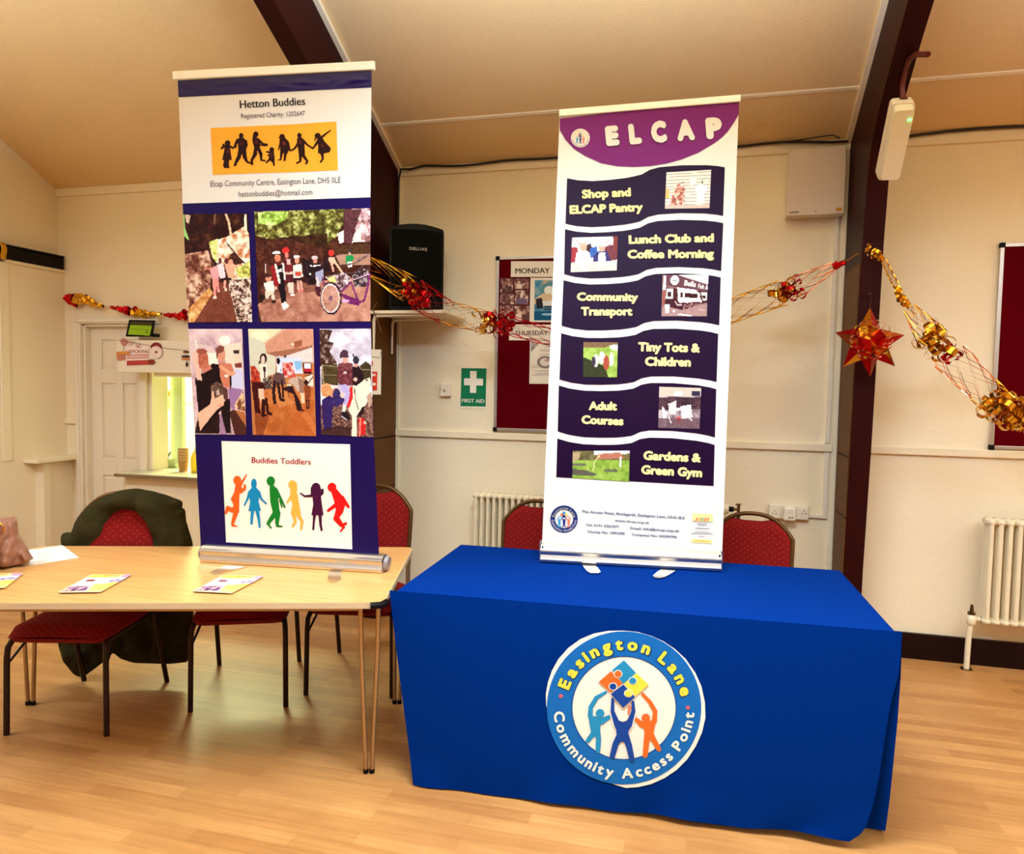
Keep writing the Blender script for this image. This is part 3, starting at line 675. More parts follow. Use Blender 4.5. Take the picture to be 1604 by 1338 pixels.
c = Canvas(0, 0, 100, 150, 50, (70, 130, 160)); c.noise([(40, 110, 150), (110, 160, 180), (190, 170, 140)], 40, seed=5); c.ell(55, 42, 34, 34, (90, 140, 150)); c.ell(55, 38, 20, 16, (236, 236, 226)); c.poly([(0, 70), (30, 50), (90, 52), (100, 75), (0, 90)], (214, 190, 150)); c.poly([(4, 70), (28, 66), (34, 104), (10, 108)], (40, 40, 44)); c.poly([(30, 78), (100, 74), (100, 95), (34, 100)], (226, 226, 216)); c.poly([(36, 97), (100, 96), (100, 101), (36, 102)], (40, 50, 60)); c.poly([(34, 106), (100, 106), (100, 112), (34, 112)], (60, 70, 84)); c.poly([(0, 116), (100, 116), (100, 150), (0, 150)], (20, 84, 120)); c.ell(58, 128, 30, 5, (150, 200, 220)); c.grain(8)
c.put('poster_picture', [NB.p(300, 186, 4), NB.p(500, 186, 4), NB.p(496, 486, 4), NB.p(294, 486, 4)], M['photo'], t, NB.N)
def grey_leaflet(mb):
    g = (140, 124, 116)
    NB.poly(mb, [(274, 650), (338, 652), (272, 724)], g, 3); NB.ring(mb, 296, 670, 10, 14, PW, 4, 20)
    for y, a, b in ((668, 350, 470), (686, 366, 450), (706, 340, 480), (716, 340, 480), (742, 336, 480), (826, 276, 330), (840, 276, 330), (866, 300, 480), (884, 310, 480), (896, 280, 480)): NB.line(mb, [(a, y), (b, y)], 4, (172, 156, 146), 3)
    NB.ring(mb, 376, 800, 36, 60, g, 3, 40, .78); NB.ell(mb, 376, 800, 38, 30, (226, 214, 200), 4); NB.ell(mb, 392, 786, 22, 10, (190, 150, 140), 5)
sheet('grey_leaflet', 'white leaflet with grey oval picture under the THURSDAY heading', 'leaflet', [(264, 640), (470, 642), (466, 964), (258, 962)], PW, grey_leaflet)

# ---------------------------------------------------------------- column radiators
def section_mesh():
    mb = MB()
    for y in (0, .042, .084): mb.tube([(0, y, .05), (0, y, .60)], .0115, 10)
    for z in (.045, .605):
        mb.tube([(0, -.014, z), (0, -.004, z), (0, .088, z), (0, .098, z)], [.006, .019, .019, .006], 12)
    mb.tube([(-.018, .042, .045), (.024, .042, .045)], .016, 10); mb.tube([(-.018, .042, .605), (.024, .042, .605)], .016, 10)
    return mb
def radiator(x0, n, dx, label, z=.22):
    t = thing('column_radiator', label, 'radiator', (x0, YW-.15, z))
    t['group'] = 'cream column radiators on the back wall'
    o0 = section_mesh().build('radiator_column', M['radiator'])
    o0.parent = t; o0.matrix_parent_inverse = Matrix(); o0.location = (0, 0, 0); o0.scale = (dx/.042, 1, 1)
    for k in range(1, n):
        o = o0.copy(); COL.objects.link(o); o.location = (k*dx, 0, 0)
    for k in (1, n-2):
        mb = MB(); x = x0+k*dx; mb.box((x-.01, YW-.06, z+.1), (x+.01, YW-.001, z+.13)); mb.build('wall_bracket', M['radiator'], t)
    return t
ra = onY((747, 790), YW-.12)
r1 = radiator(ra[0], 36, .042, 'cream column radiator partly hidden behind the purple and white banner', z=ra[2]-.60+.055)
rb = onY((1552, 815), YW-.13)
r2 = radiator(rb[0], 22, .047, 'cream column radiator at the right edge under the bare notice board', z=rb[2]-.615)
# valve + pipe, right radiator
pv = onY((1517, 1000), YW-.12); px_ = pv[0]; yv = YW-.11; rz2 = r2.location[2]
t = thing('radiator_valve', 'white painted radiator pipe and valve rising from the floor at right', 'valve', (px_, yv, 0))
mb = MB(); mb.tube([(px_, yv, .0), (px_+.004, yv, .2), (px_+.012, yv, rz2+.02)], .015, 12); mb.build('pipe', M['radiator'], t)
mb = MB(); mb.lathe([(.02, -.02), (.026, -.01), (.026, .03), (.018, .035), (.018, .05)], (px_+.012, yv, rz2+.03), 14); mb.tube([(px_+.012, yv, rz2+.045), (px_+.06, yv+.0, rz2+.045)], [.014, .014], 10); mb.build('valve_body', M['radiator'], t)
mb = MB(); mb.tube([(px_+.06, yv, rz2+.045), (rb[0]-.018, yv, rz2+.045)], .019, 8); mb.build('brass_union', M['brass'], t); mb = MB(); mb.tube([(px_+.012, yv, rz2+.08), (px_+.012, yv, rz2+.125)], [.012, .007], 8); mb.lathe([(.021, .04), (.021, .052)], (px_+.012, yv, rz2+.03), 8); mb.build('brass_spindle', M['brass'], t)
mb = MB(); mb.lathe([(.0, .004), (.03, .004), (.03, 0)], (px_, yv, 0.001), 16); mb.build('floor_collar', M['brass'], t)
# valve of the left radiator peeping out beside the banner
pv = onY((1152, 798), YW-.12)
t = thing('radiator_valve', 'brass radiator valve with black knob beside the purple and white banner', 'valve', (pv[0], YW-.12, pv[2]-.04))
mb = MB(); mb.tube([pv+V3(-.10, 0, 0), pv+V3(-.04, 0, 0)], [.035, .03], 14, ); mb.build('end_boss', M['radiator'], t)
mb = MB(); mb.tube([pv+V3(-.04, 0, 0), pv+V3(-.01, 0, 0)], [.016, .016], 8); mb.build('knob', M['black'], t)
mb = MB(); mb.tube([pv+V3(-.01, 0, 0), pv+V3(.02, 0, 0)], .009, 8); mb.tube([pv+V3(.018, 0, -.06), pv+V3(.018, 0, .03)], [.012, .008], 8); mb.tube([pv+V3(.0, 0, .03), pv+V3(.03, 0, .032)], .006, 6); mb.build('brass_tap', M['brass'], t)

# ---------------------------------------------------------------- speaker on its shelf
zs_ = onY((690, 484), 4.3)[2]; shx1 = onY((705, 484), 4.32)[0]
SHZ = zs_-.012
t = thing('wall_shelf', 'cream bracket shelf on the left dark post under the speaker', 'shelf', (FLX1, 4.4, SHZ-.02))
MB().box((FLX1+.008, 4.24, SHZ-.02), (shx1-.01, 4.66, SHZ)).build('shelf_board', M['trim'], t, bevel=.003)
for y in (4.27, 4.55):
    mb = MB(); x0 = FLX1+.008
    mb.tube([(x0+.012, y, SHZ-.26), (x0+.012, y, SHZ-.06), (x0+.02, y, SHZ-.036), (x0+.05, y, SHZ-.03), (x0+.34, y, SHZ-.028)], [.006, .011, .012, .011, .005], 8); mb.build('bracket', M['trim'], t)
mb = MB(); sp = V3((FLX1+shx1)/2-.035, 4.45, SHZ)
t = thing('loudspeaker', 'black loudspeaker standing on the wall shelf by the left post', 'speaker', sp)
ang = .5; ca, sa = math.cos(ang), math.sin(ang)
def SPp(x, y, z): return sp+V3(x*ca-y*sa, x*sa+y*ca, z)
w2, dp, hh = .172, .14, .53
fr = [(-w2, -dp*.75)]+[(-w2+2*w2*k/8, -dp*.75-.045*math.sin(PI*k/8)) for k in range(1, 8)]+[(w2, -dp*.75)]
foot = fr+[(w2*.72, dp), (-w2*.72, dp)]
mb = MB(); n = len(foot)
lv = [(0, .97), (.012, 1), (hh-.03, 1), (hh-.012, .985)]
vs = []
for z, s_ in lv: vs += [SPp(x*s_, y*s_, z) for x, y in foot]
vs += [SPp(x*.96, y*.96, hh+.018*(1-(x/w2)**2)) for x, y in foot]
fs = [(i*n+k, i*n+(k+1) % n, (i+1)*n+(k+1) % n, (i+1)*n+k) for i in range(4) for k in range(n)]
mb.add(vs, fs); mb.add(vs[:n], [tuple(range(n-1, -1, -1))]); mb.add(vs[-n:], [tuple(range(n))]); mb.build('cabinet', M['speaker'], t)
mb = MB(); g = [(x*.93, y-.004) for x, y in fr]
mb.grid(lambda u, v: SPp(-w2*.93+2*w2*.93*u, -dp*.75-.0035-.045*math.sin(PI*(.035+.93*u)), .03+v*(hh-.05)), 12, 8); mb.build('grille', mat('speaker_grille', (9, 9, 4), .6, spec=.1, bump=.8, bscale=500), t)
mb = MB(); vs, fs = glyphs('DELUXE', 0); xm = max(v[0] for v in vs)
mb.add([SPp(-.055+.115*x/xm, -dp*.75-.0055-.045*math.sin(PI*(.5+(-.055+.115*x/xm)/2/w2)), hh*.72+.018*y/.7) for x, y in vs], fs, (206, 196, 180)); mb.build('badge', M['paper'], t)
mb = MB(); mb.tube([(FLX1+.05, 4.25, SHZ+.05), (FLX1+.03, 4.23, SHZ+.005), (FLX1+.06, 4.235, SHZ-.06), (FLX1+.09, 4.235, SHZ-.14)], .004, 6); tag(mb.build('speaker_cable', M['frame']), 'thin cable drooping from the shelf at the left post', 'cable')

# ---------------------------------------------------------------- emergency light on the right frame
q0, q1 = V3(0, 4.128, 2.765), V3(0, 3.72, 3.105)
# runs along the curved knee: use pixel-measured ends on the soffit
A_ = onX((1416, 160), (FRX0+FRX1)/2+.01); B_ = onX((1390, 280), (FRX0+FRX1)/2+.005)
ax = A_-B_; ln = np.linalg.norm(ax); ax /= ln; xr = V3(1, 0, 0); nn = np.cross(xr, ax); nn /= np.linalg.norm(nn)
if nn@(CAM-A_) < 0: nn = -nn
t = thing('emergency_light', 'white emergency light with green lamp on the right dark frame', 'light', B_)
def EP(u, v, w): return B_+ax*(u*ln)+xr*v+nn*w
def rr(w, h, r, n=5):
    pts = []
    for cx_, cy_, a0 in ((w-r, h-r, 0), (-w+r, h-r, 90), (-w+r, -h+r, 180), (w-r, -h+r, 270)):
        for k in range(n+1):
            a = math.radians(a0+90*k/n); pts.append((cx_+r*math.cos(a), cy_+r*math.sin(a)))
    return pts
def slab(mb, w, l, r, z0, z1, s_=1., col=(200, 200, 200)):
    P0 = rr(w, l/2, r); n = len(P0)
    vs = [B_+ax*(ln/2+b)+xr*a+nn*z0 for a, b in P0]+[B_+ax*(ln/2+b*s_)+xr*a*s_+nn*z1 for a, b in P0]
    mb.add(vs, [(k, (k+1) % n, (k+1) % n+n, k+n) for k in range(n)], col, True); mb.add(vs[n:], [tuple(range(n))], col); mb.add(vs[:n], [tuple(range(n))][::-1], col)
mb = MB(); slab(mb, .049, ln, .018, -.06, .012); mb.build('housing', M['white'], t)
mb = MB(); slab(mb, .044, ln*.97, .016, .0125, .055, .93); mb.build('diffuser', M['diff'], t)
lp = B_+ax*(ln*.82)+xr*.027+nn*.055
mb = MB(); mb.lathe([(0, .008), (.006, .006), (.008, 0)], lp, 14); tag_o = mb.build('status_lamp', M['led'], t); tag_o['label'] = 'glowing green lamp'
mb = MB(); c1 = A_+ax*.0; 
pp = [onX(p_, .87) for p_ in ((1414, 158), (1412, 135), (1417, 110), (1423, 93), (1433, 85), (1452, 85))]
pp = [p_+V3(.0, -.012, -.006) for p_ in pp]
mb.tube(pp, .012, 10); mb.tube([pp[0]+V3(0, 0, 0), pp[0]+(pp[1]-pp[0])*.12], .02, 10)
tag(mb.build('conduit', M['pipe']), 'dark red conduit curling up from the emergency light', 'conduit')

# ================================================================= BLUE TABLE
TBX, TBY, TBR, TBW, TBD, TBZ = -1.149, 2.607, .0317, 1.83, .907, .745
cu, su = math.cos(TBR), math.sin(TBR)
def TB(u, v, z): return V3(TBX+u*cu-v*su, TBY+u*su+v*cu, z)
FN = np.array([su, -cu, 0.])            # outward normal of the front
TILT = .045/TBZ
A3, B3 = TB(0, 0, TBZ), TB(TBW, 0, TBZ)
Fv = np.array([FN[0]*TILT, FN[1]*TILT, -1.]); Fn = np.cross(B3-A3, Fv); Fn /= np.linalg.norm(Fn)
if Fn[1] > 0: Fn = -Fn
CF = Board(A3, Fn)
hl = CF.p(650, 1230, 0); hr = CF.p(1345, 1312, 0)
t = thing('tablecloth', 'royal blue cloth with a round logo covering the long table', 'tablecloth', TB(TBW/2, TBD/2, 0))
mb = MB()
# top and front and sides as one draped sheet
def Rb(v):      # right boundary of the front panel, v 0 top .. 1 hem
    pts = [(0, (1413, 990)), (.12, (1411, 1030)), (.22, (1407, 1060)), (.35, (1397, 1095)), (.5, (1388, 1142)), (.7, (1378, 1211)), (.84, (1368, 1260)), (.93, (1356, 1295)), (.975, (1346, 1308)), (1, (1330, 1316))]
    for (a, p), (b, q) in zip(pts[:-1], pts[1:]):
        if v <= b: s_ = (v-a)/(b-a); return CF.p(p[0]+(q[0]-p[0])*s_, p[1]+(q[1]-p[1])*s_, 0)
    return CF.p(*pts[-1][1], 0)
def Lb(v):
    p = CF.p(610+38*v**1.05, 925+306*v, 0); return p
RN = 7
def front(u, v):
    p = Lb(v)*(1-u)+Rb(v)*u
    drop = math.sin(PI*u)*.004
    w = max(0, v-.86)/.14
    p = p+Fn*(.006*math.sin(u*19+1)*w+.004*math.sin(u*41)*w)
    if v == 1: p = p+V3(0, 0, .004*math.sin(u*23))
    p[2] = max(p[2], .006)
    return p
mb.grid(front, 48, 30)
# top with soft rolled edge
def top(u, v):
    return TB(u*TBW, v*TBD, TBZ+.002*(1-abs(2*v-1)**8))
r = .012
def topg(u, v):
    p = TB(u*TBW, v*TBD, TBZ)
    e = min(min(u, 1-u)*TBW, min(v, 1-v)*TBD)
    if e < .001: p[2] -= r*.8
    elif e < .02: p[2] += 0
    else: p[2] += .0
    p[2] += .0016*math.sin(u*9)*math.sin(v*5)*(e > .05)
    return p
nu, nv = 40, 20
us = [0, .006, .012]+list(np.linspace(.03, .97, nu))+[.988, .994, 1]; vsx = [0, .012, .024]+list(np.linspace(.05, .95, nv))+[.976, .988, 1]
VS = []
for v in vsx:
    for u in us:
        VS.append(topg(u, v))
m_ = len(us); mb.add(VS, [(j*m_+i, j*m_+i+1, (j+1)*m_+i+1, (j+1)*m_+i) for j in range(len(vsx)-1) for i in range(m_-1)], smooth=True)
# left, right and back drops with folds
lF = Lb(1); rF = CF.p(1388, 1302, 0)
def side(u, v, a, b, c, d, amp, ph):
    t0 = a*(1-u)+b*u; b0 = c*(1-u)+d*u; p = t0*(1-v)+b0*v; nrm = np.cross(b-a, V3(0, 0, 1)); nrm /= np.linalg.norm(nrm)
    p = p+nrm*amp*v*math.sin(u*PI*3+ph)*min(1, u*6, (1-u)*6) if 0 < u < 1 else p
    return p
z = lambda p, h=.008: V3(p[0], p[1], h)
FL, FR_, BR, BL = TB(0, 0, TBZ-.01), TB(TBW, 0, TBZ-.01), TB(TBW, TBD, TBZ-.01), TB(0, TBD, TBZ-.01)
gl = z(CF.p(652, 1226, 0)); gr = z(onZ((1386, 1302), .01)); gbl = TB(.06, TBD+.03, .008); gbr = TB(TBW-.03, TBD+.03, .008)
mb.grid(lambda u, v: side(u, v, BL, FL, gbl, gl, .02, 0), 24, 14)
mb.grid(lambda u, v: side(u, v, FR_, BR, gr, gbr, .02, 1), 24, 14)
# right corner fold: narrow strip tucked behind the front panel
fo = FN*-.02
def fold(u, v):
    a = onP((1386-60*u, 0), A3, Fn); 
    e = [(1413, 992), (1411, 1060), (1406, 1130), (1400, 1190), (1394, 1250), (1387, 1302)]
    k = min(int(v*5), 4); s_ = v*5-k; x = e[k][0]*(1-s_)+e[k+1][0]*s_; y = e[k][1]*(1-s_)+e[k+1][1]*s_
    p = onP((x-75*u*v, y+8*u*v*0), A3-Fn*(.004+.03*v), Fn); p[2] = max(p[2], .006)
    return p-Fn*(.02*math.sin(PI*u)*v)
mb.grid(fold, 8, 20)
mb.build('draped_cloth', M['cloth'], t)

# round logo on the front
LB = CF.view((840, 970), 4.779); LB.step = .0009
WHT = (244, 236, 216)
mb = MB()
pts = [(74, 640), (72, 560), (88, 470), (118, 385), (165, 300), (240, 215), (330, 150), (430, 108), (540, 88), (650, 86), (760, 96), (860, 125), (950, 165), (1040, 225), (1120, 300), (1190, 400), (1235, 500), (1262, 620), (1266, 740), (1240, 850), (1195, 950), (1130, 1050), (1050, 1130), (960, 1190), (860, 1235), (760, 1258), (670, 1264), (590, 1240), (500, 1205), (400, 1160), (300, 1090), (220, 1000), (160, 920), (110, 800)]
LB.poly(mb, pts, WHT, 2); LBK = mb.build('logo_backing', M['paper'], t)
LC = (657, 665)
mb = MB(); LB.ring(mb, LC[0], LC[1], 392, 578, (10, 102, 176), 3.2, 90, .992); LB.ring(mb, LC[0], LC[1], 386, 394, (20, 70, 130), 3.2, 90, .99); mb.build('logo_ring', M['paper'], LBK)
LNAVY, LYEL, LORG, LTEAL, LBLU = (22, 60, 120), (248, 218, 66), (226, 106, 36), (34, 140, 184), (18, 66, 146)
mb = MB()
LB.arctext(mb, 'Easington Lane', LC, 478, 196, 351, 86, (12, 66, 120), 4, .085, wsc=1.12)
LB.arctext(mb, 'Easington Lane', LC, 480, 196, 351, 84, LYEL, 4.8, .05, wsc=1.12); mb.build('yellow_lettering', M['paper'], LBK)
mb = MB(); LB.arctext(mb, 'Community Access Point', LC, 488, 178, 3, 74, WHT, 4.8, .036, inward=True, wsc=1.1); mb.build('white_lettering', M['paper'], LBK)
for x_, y_ in ((184, 576), (1135, 662)): mb = MB(); LB.ell(mb, x_, y_, 15, 15, (224, 96, 104), 4.8, 14); mb.build('pink_dot', M['paper'], LBK)
# figures
mb = MB()
LB.line(mb, [(520, 548), (450, 590), (408, 660), (404, 720), (430, 790)], [22, 34, 36, 38, 50], LTEAL, 4); LB.line(mb, [(430, 760), (490, 765), (560, 725)], [60, 50, 26], LTEAL, 4)
LB.line(mb, [(440, 770), (444, 850)], [88, 66], LTEAL, 4); LB.line(mb, [(440, 840), (385, 912)], [44, 34], LTEAL, 4); LB.line(mb, [(458, 840), (466, 900), (462, 985)], [44, 40, 36], LTEAL, 4); LB.ell(mb, 478, 705, 32, 32, LTEAL, 4)
LB.line(mb, [(795, 560), (850, 620), (890, 690), (884, 760), (850, 810)], [22, 30, 34, 40, 56], LORG, 4); LB.line(mb, [(850, 800), (790, 790), (735, 740)], [60, 46, 22], LORG, 4)
LB.line(mb, [(845, 800), (844, 880)], [84, 62], LORG, 4); LB.line(mb, [(830, 870), (815, 1020)], [46, 38], LORG, 4); LB.line(mb, [(860, 870), (918, 975)], [44, 34], LORG, 4); LB.ell(mb, 820, 740, 32, 32, LORG, 4)
LB.line(mb, [(700, 660), (690, 710)], [26, 14], (226, 130, 90), 4)
LB.line(mb, [(566, 600), (562, 690), (600, 790), (640, 850)], [26, 36, 56, 66], WHT, 4.9); LB.line(mb, [(730, 610), (736, 690), (700, 790), (650, 850)], [26, 36, 56, 66], WHT, 4.9)
LB.line(mb, [(572, 600), (570, 690), (606, 790), (640, 850)], [22, 30, 48, 60], LBLU, 5.5); LB.line(mb, [(724, 620), (728, 690), (694, 790), (650, 850)], [22, 30, 48, 60], LBLU, 5.5)
LB.line(mb, [(645, 800), (645, 880)], [100, 84], LBLU, 5.5); LB.line(mb, [(630, 870), (592, 940), (570, 1025)], [56, 46, 40], LBLU, 5.5); LB.line(mb, [(665, 870), (695, 950), (716, 1050)], [56, 46, 40], LBLU, 5.5); LB.ell(mb, 648, 728, 40, 40, WHT, 5.7); LB.ell(mb, 647, 728, 32, 32, LBLU, 6.2)
mb.build('logo_figures', M['paper'], LBK)
# puzzle pieces
mb = MB()
def piece(q, col, lay): LB.poly(mb, q, WHT, lay); c0 = np.mean(q, 0); LB.poly(mb, [tuple(c0+(np.array(p)-c0)*.94) for p in q], col, lay+.9)
piece([(656, 302), (752, 402), (656, 498), (562, 382)], LTEAL, 5.5)
piece([(560, 384), (654, 482), (560, 556), (462, 470)], LORG, 5.5)
piece([(752, 400), (846, 492), (742, 582), (650, 482)], LYEL, 5.5)
piece([(652, 484), (746, 584), (650, 672), (552, 560)], LBLU, 7)
for x, y, c_, l in ((612, 410, LORG, 6.9), (722, 462, LTEAL, 6.9), (690, 556, LYEL, 8.4), (574, 505, LBLU, 8.4)):
    LB.ell(mb, x, y, 33, 30, WHT, l); LB.ell(mb, x, y, 26, 24, c_, l+1.2)
mb.build('logo_puzzle', M['paper'], LBK)

# ================================================================= LEFT (BEECH) TABLE
TLZ = .735
P_fr = onZ((601, 944), TLZ); P_br = onZ((648, 857), TLZ); P_fl = onZ((0, 945), TLZ)
du = P_fr-P_fl; du /= np.linalg.norm(du); ud = np.array([-du[1], du[0], 0]); dd = (P_br-P_fr)
LTW = 1.83
def TL(u, v, z): return P_fr-du*u+dd*v+V3(0, 0, z-TLZ)       # u: metres leftwards from the right edge, v: 0 front .. 1 back
t = thing('folding_table', 'beech topped folding table with tan steel legs on the left', 'table', TL(LTW/2, .5, 0))
c = .045
out = [(c, 0), (LTW-c, 0), (LTW-.01, .012), (LTW, .05), (LTW, .95), (LTW-.01, .988), (LTW-c, 1), (c, 1), (.01, .988), (0, .95), (0, .05), (.01, .012)]
mb = MB(); mb.prism([TL(u, v, TLZ-.024) for u, v in out], (0, 0, .023)); mb.build('edge_band', M['edge'], t, bevel=.002)
mb = MB(); mb.prism([TL(LTW/2+(u-LTW/2)*.997, .5+(v-.5)*.994, TLZ-.001) for u, v in out], (0, 0, .001)); mb.build('tabletop', M['beech'], t)
for u, v, su_, sv in ((0, 0, 1, 1), (LTW, 0, -1, 1)):
    q = [(u+su_*.05, v-.0*sv), (u+su_*.012, v+.010*sv), (u-su_*.002, v+.052*sv)]
    mb = MB(); mb.tube([TL(a, b, TLZ-.013) for a, b in q], .0135, 8); mb.build('corner_guard', M['black'], t)
# hairpin legs: two bent tubes meeting at the foot
for (u, v, fx) in ((0.062, .055, (578, 1208)), (.045, .90, (622, 1100)), (LTW-.12, .90, None), (LTW-.12, .07, None)):
    tp = TL(u, v, TLZ-.024)
    ft = onZ(fx, .008) if fx else TL(u+(.0), v, .008)
    if fx is None and v > .5: ft = onZ((48, 1102), .008); tp = V3(ft[0], ft[1], TLZ-.024)
    for s_ in (-1, 1):
        mb = MB(); a = tp+du*.034*s_+(ud*.0); b = ft+du*.012*s_
        mb.tube([a, a*.75+b*.25+du*.003*s_, b*.97+a*.03, b], .0095, 10); mb.build('leg', M['steel'], t)
    mb = MB(); mb.tube([ft-du*.012+V3(0, 0, -.006), ft-du*.012+V3(0, 0, .012)], .0112, 8); mb.tube([ft+du*.012+V3(0, 0, -.006), ft+du*.012+V3(0, 0, .012)], .0112, 8); mb.build('rubber_foot', M['black'], t)
mb = MB(); 
for v in (.06, .90): mb.tube([TL(.1, v, TLZ-.04), TL(LTW-.1, v, TLZ-.04)], .01, 8)
mb.build('underframe', M['steel'], t)

# ================================================================= ROLLER BANNERS
def banner(name, label, bl, br, z, tau, fabric_px, base_ext, top_px, base_h, side):
    A = onZ(bl, z); B = onZ(br, z); U = (B-A); L = np.linalg.norm(U); U /= L; n0 = np.array([U[1], -U[0], 0])
    D = .085
    O = A-n0*.05+V3(0, 0, base_h)
    V = V3(0, 0, 1)*math.cos(tau)+n0*math.sin(tau); N = np.cross(U, V)
    t = thing(name, label, 'banner', A+U*L/2-n0*D/2)
    BD = Board(O, N); N = BD.N
    fl, fr_, tr, tl = [BD.p(*q, 0) for q in fabric_px]
    mb = MB()
    # gently curled vinyl sheet, art sits just proud of it
    def side_at(tab, v):
        y = tab[0][1]+(tab[-1][1]-tab[0][1])*v
        for (xa, ya), (xb, yb) in zip(tab[:-1], tab[1:]):
            if ya >= y >= yb-1e-6: return BD.p(xa+(xb-xa)*(ya-y)/(ya-yb), y, 0)
        return BD.p(*tab[-1], 0)
    if base_ext: mb.grid(lambda u, v: side_at(base_ext[0], v)*(1-u)+side_at(base_ext[1], v)*u-N*.0006, 12, 40, (250, 240, 220))
    else: mb.grid(lambda u, v: (fl*(1-u)+fr_*u)*(1-v)+(tl*(1-u)+tr*u)*v-N*.0006, 12, 24, (250, 240, 220)); 
    return t, BD, A, B, U, L, n0, V, N, (fl, fr_, tr, tl), mb
def base_profile(mb, A, U, L, n0, D, h, col=(200, 200, 200), e=0.):
    # rounded aluminium cassette, profile in (depth, height)
    pr = [(0.0, .0), (.004, .012), (.0, .022), (-.004, .034), (-.002, .044), (.006, .05), (.004, .058), (-.006, h*.86), (-.02, h), (-.06, h), (-.075, h*.8), (-.085, h*.5), (-.085, 0)]
    n = len(pr)
    vs = [A-U*e+n0*a+V3(0, 0, b+.002) for a, b in pr]+[A+U*(L+e)+n0*a+V3(0, 0, b+.002) for a, b in pr]
    mb.add(vs, [(k, (k+1) % n, (k+1) % n+n, k+n) for k in range(n)], col)
    mb.add(vs[:n], [tuple(range(n))]); mb.add(vs[n:], [tuple(range(n))])

# ---- left banner
EDL = [(314.5, 858), (305, 681), (294, 505), (286.6, 335), (279, 126)]; EDR = [(594, 877), (585.5, 685), (580.6, 503), (580.3, 308), (582, 110)]
t, BD, A, B, U, L, n0, V, N, fc, mb = banner('roller_banner', 'navy roller banner with photos and children silhouettes on the beech table', (313, 881), (598, 899), TLZ, .075,
    [(314.5, 857), (594, 876.5), (582.5, 110), (279.5, 126)], (EDL, EDR), None, .07, 'L')
mb.c = [(24, 8, 70)]*len(mb.c)
SH = mb.build('vinyl_sheet', M['print'], t)
mb = MB(); base_profile(mb, A, U, L, n0, .085, .072); mb.build('base_cassette', M['alu'], t, bevel=.0015)
mb = MB(); mb.tube([B+U*.003+n0*-.04+V3(0, 0, .038), B+U*.018+n0*-.04+V3(0, 0, .036)], [.036, .03], 18); mb.build('end_cap', M['grey'], t)
mb = MB(); mb.tube([A-U*.015+n0*-.04+V3(0, 0, .036), A-U*.001+n0*-.04+V3(0, 0, .036)], [.03, .036], 18); mb.build('end_cap', M['grey'], t)
tl_, tr_ = BD.p(272, 119, 0), BD.p(587, 103, 0)
def toprail(t, tl_, tr_, V, N, h=.028):
    mb = MB(); mb.hexa([p for p in (tl_-V*h/2-N*.012, tr_-V*h/2-N*.012, tr_-V*h/2+N*.010, tl_-V*h/2+N*.010, tl_+V*h/2-N*.008, tr_+V*h/2-N*.008, tr_+V*h/2+N*.008, tl_+V*h/2+N*.008)]); mb.build('top_rail', M['rail'], t, bevel=.003)
toprail(t, tl_, tr_, V, N, .034)
mb = MB(); mb.tube([A+U*L/2-n0*.075+V3(0, 0, .07), (tl_+tr_)/2-N*.02], .009, 10); mb.build('support_pole', M['alu'], t)
def foot(t, pts, z, name='foot'):
    mb = MB(); mb.prism([onZ(p, z+.0015) for p in pts], (0, 0, .003)); mb.build('foot', M['chrome'], t, bevel=.001)
foot(t, [(358, 886), (388, 888), (343, 899), (336, 901), (329, 898), (332, 895)], TLZ)
foot(t, [(516, 894), (535, 895), (534, 908), (530, 911), (518, 912), (513, 909)], TLZ)
OFF_A = BD.view((260, 80), 3.0417)    # crop of the upper half
WH = (220, 212, 198)
def edgept(side, y):     # pixel x of the sheet edge at height y
    tab = EDL if side == 'l' else EDR
    for (xa, ya), (xb, yb) in zip(tab[:-1], tab[1:]):
        if y >= yb: break
    return xa+(xb-xa)*(ya-y)/(ya-yb)
mb = MB()
def q2(b, y0l, y0r, y1l, y1r, col, lay=1.2, ins=.0):
    n = 6
    b.poly(mb, [(edgept('l', y0l), y0l), (edgept('r', y0r), y0r), (edgept('r', y1r), y1r), (edgept('l', y1l), y1l)], col, lay)
q2(BD, 152.5, 137, 319, 309, WH)
mb.build('white_panel', M['print'], SH)
mb = MB()
from mathutils import noise as mnz
def crease(u, v):
    y = 112+(145-112)*v; p0 = BD.p(edgept('l', 126+(152-126)*v)*(1-u)+edgept('r', y)*u, (127+25*v)*(1-u)+(111+26*v)*u, 1.)
    return p0+BD.N*(.002+.006*abs(mnz.noise(Vector((u*7, v*2.2, 3))))*(.4+u)*math.sin(PI*min(1, v*1.0)))
mb.grid(crease, 60, 10, (24, 10, 78)); mb.build('creased_top_strip', mat('glossy_navy_vinyl', (24, 10, 78), .3, spec=.5), SH)
X = lambda x, y: (260+x/3.0417, 80+y/3.0417)
mb = MB(); BD.text(mb, 'Hetton Buddies', X(352, 272), X(664, 256), 12.4, (34, 26, 30), 3.2, .02)
mb.build('heading_text', M['print'], SH); mb = MB(); BD.text(mb, 'Registered Charity: 1202647', X(358, 320), X(662, 307), 7.4, (70, 44, 66), 3.2, .002)
mb.build('heading_text', M['print'], SH); mb = MB(); BD.text(mb, 'Elcap Community Centre, Easington Lane, DH5 0LE', X(212, 646), X(832, 627), 9, (78, 66, 70), 3.2, .0)
mb.build('heading_text', M['print'], SH); mb = MB(); BD.text(mb, 'hettonbuddies@hotmail.com', X(346, 694), X(698, 684), 8.6, (78, 62, 66), 3.2, 0.)
mb.build('heading_text', M['print'], SH)
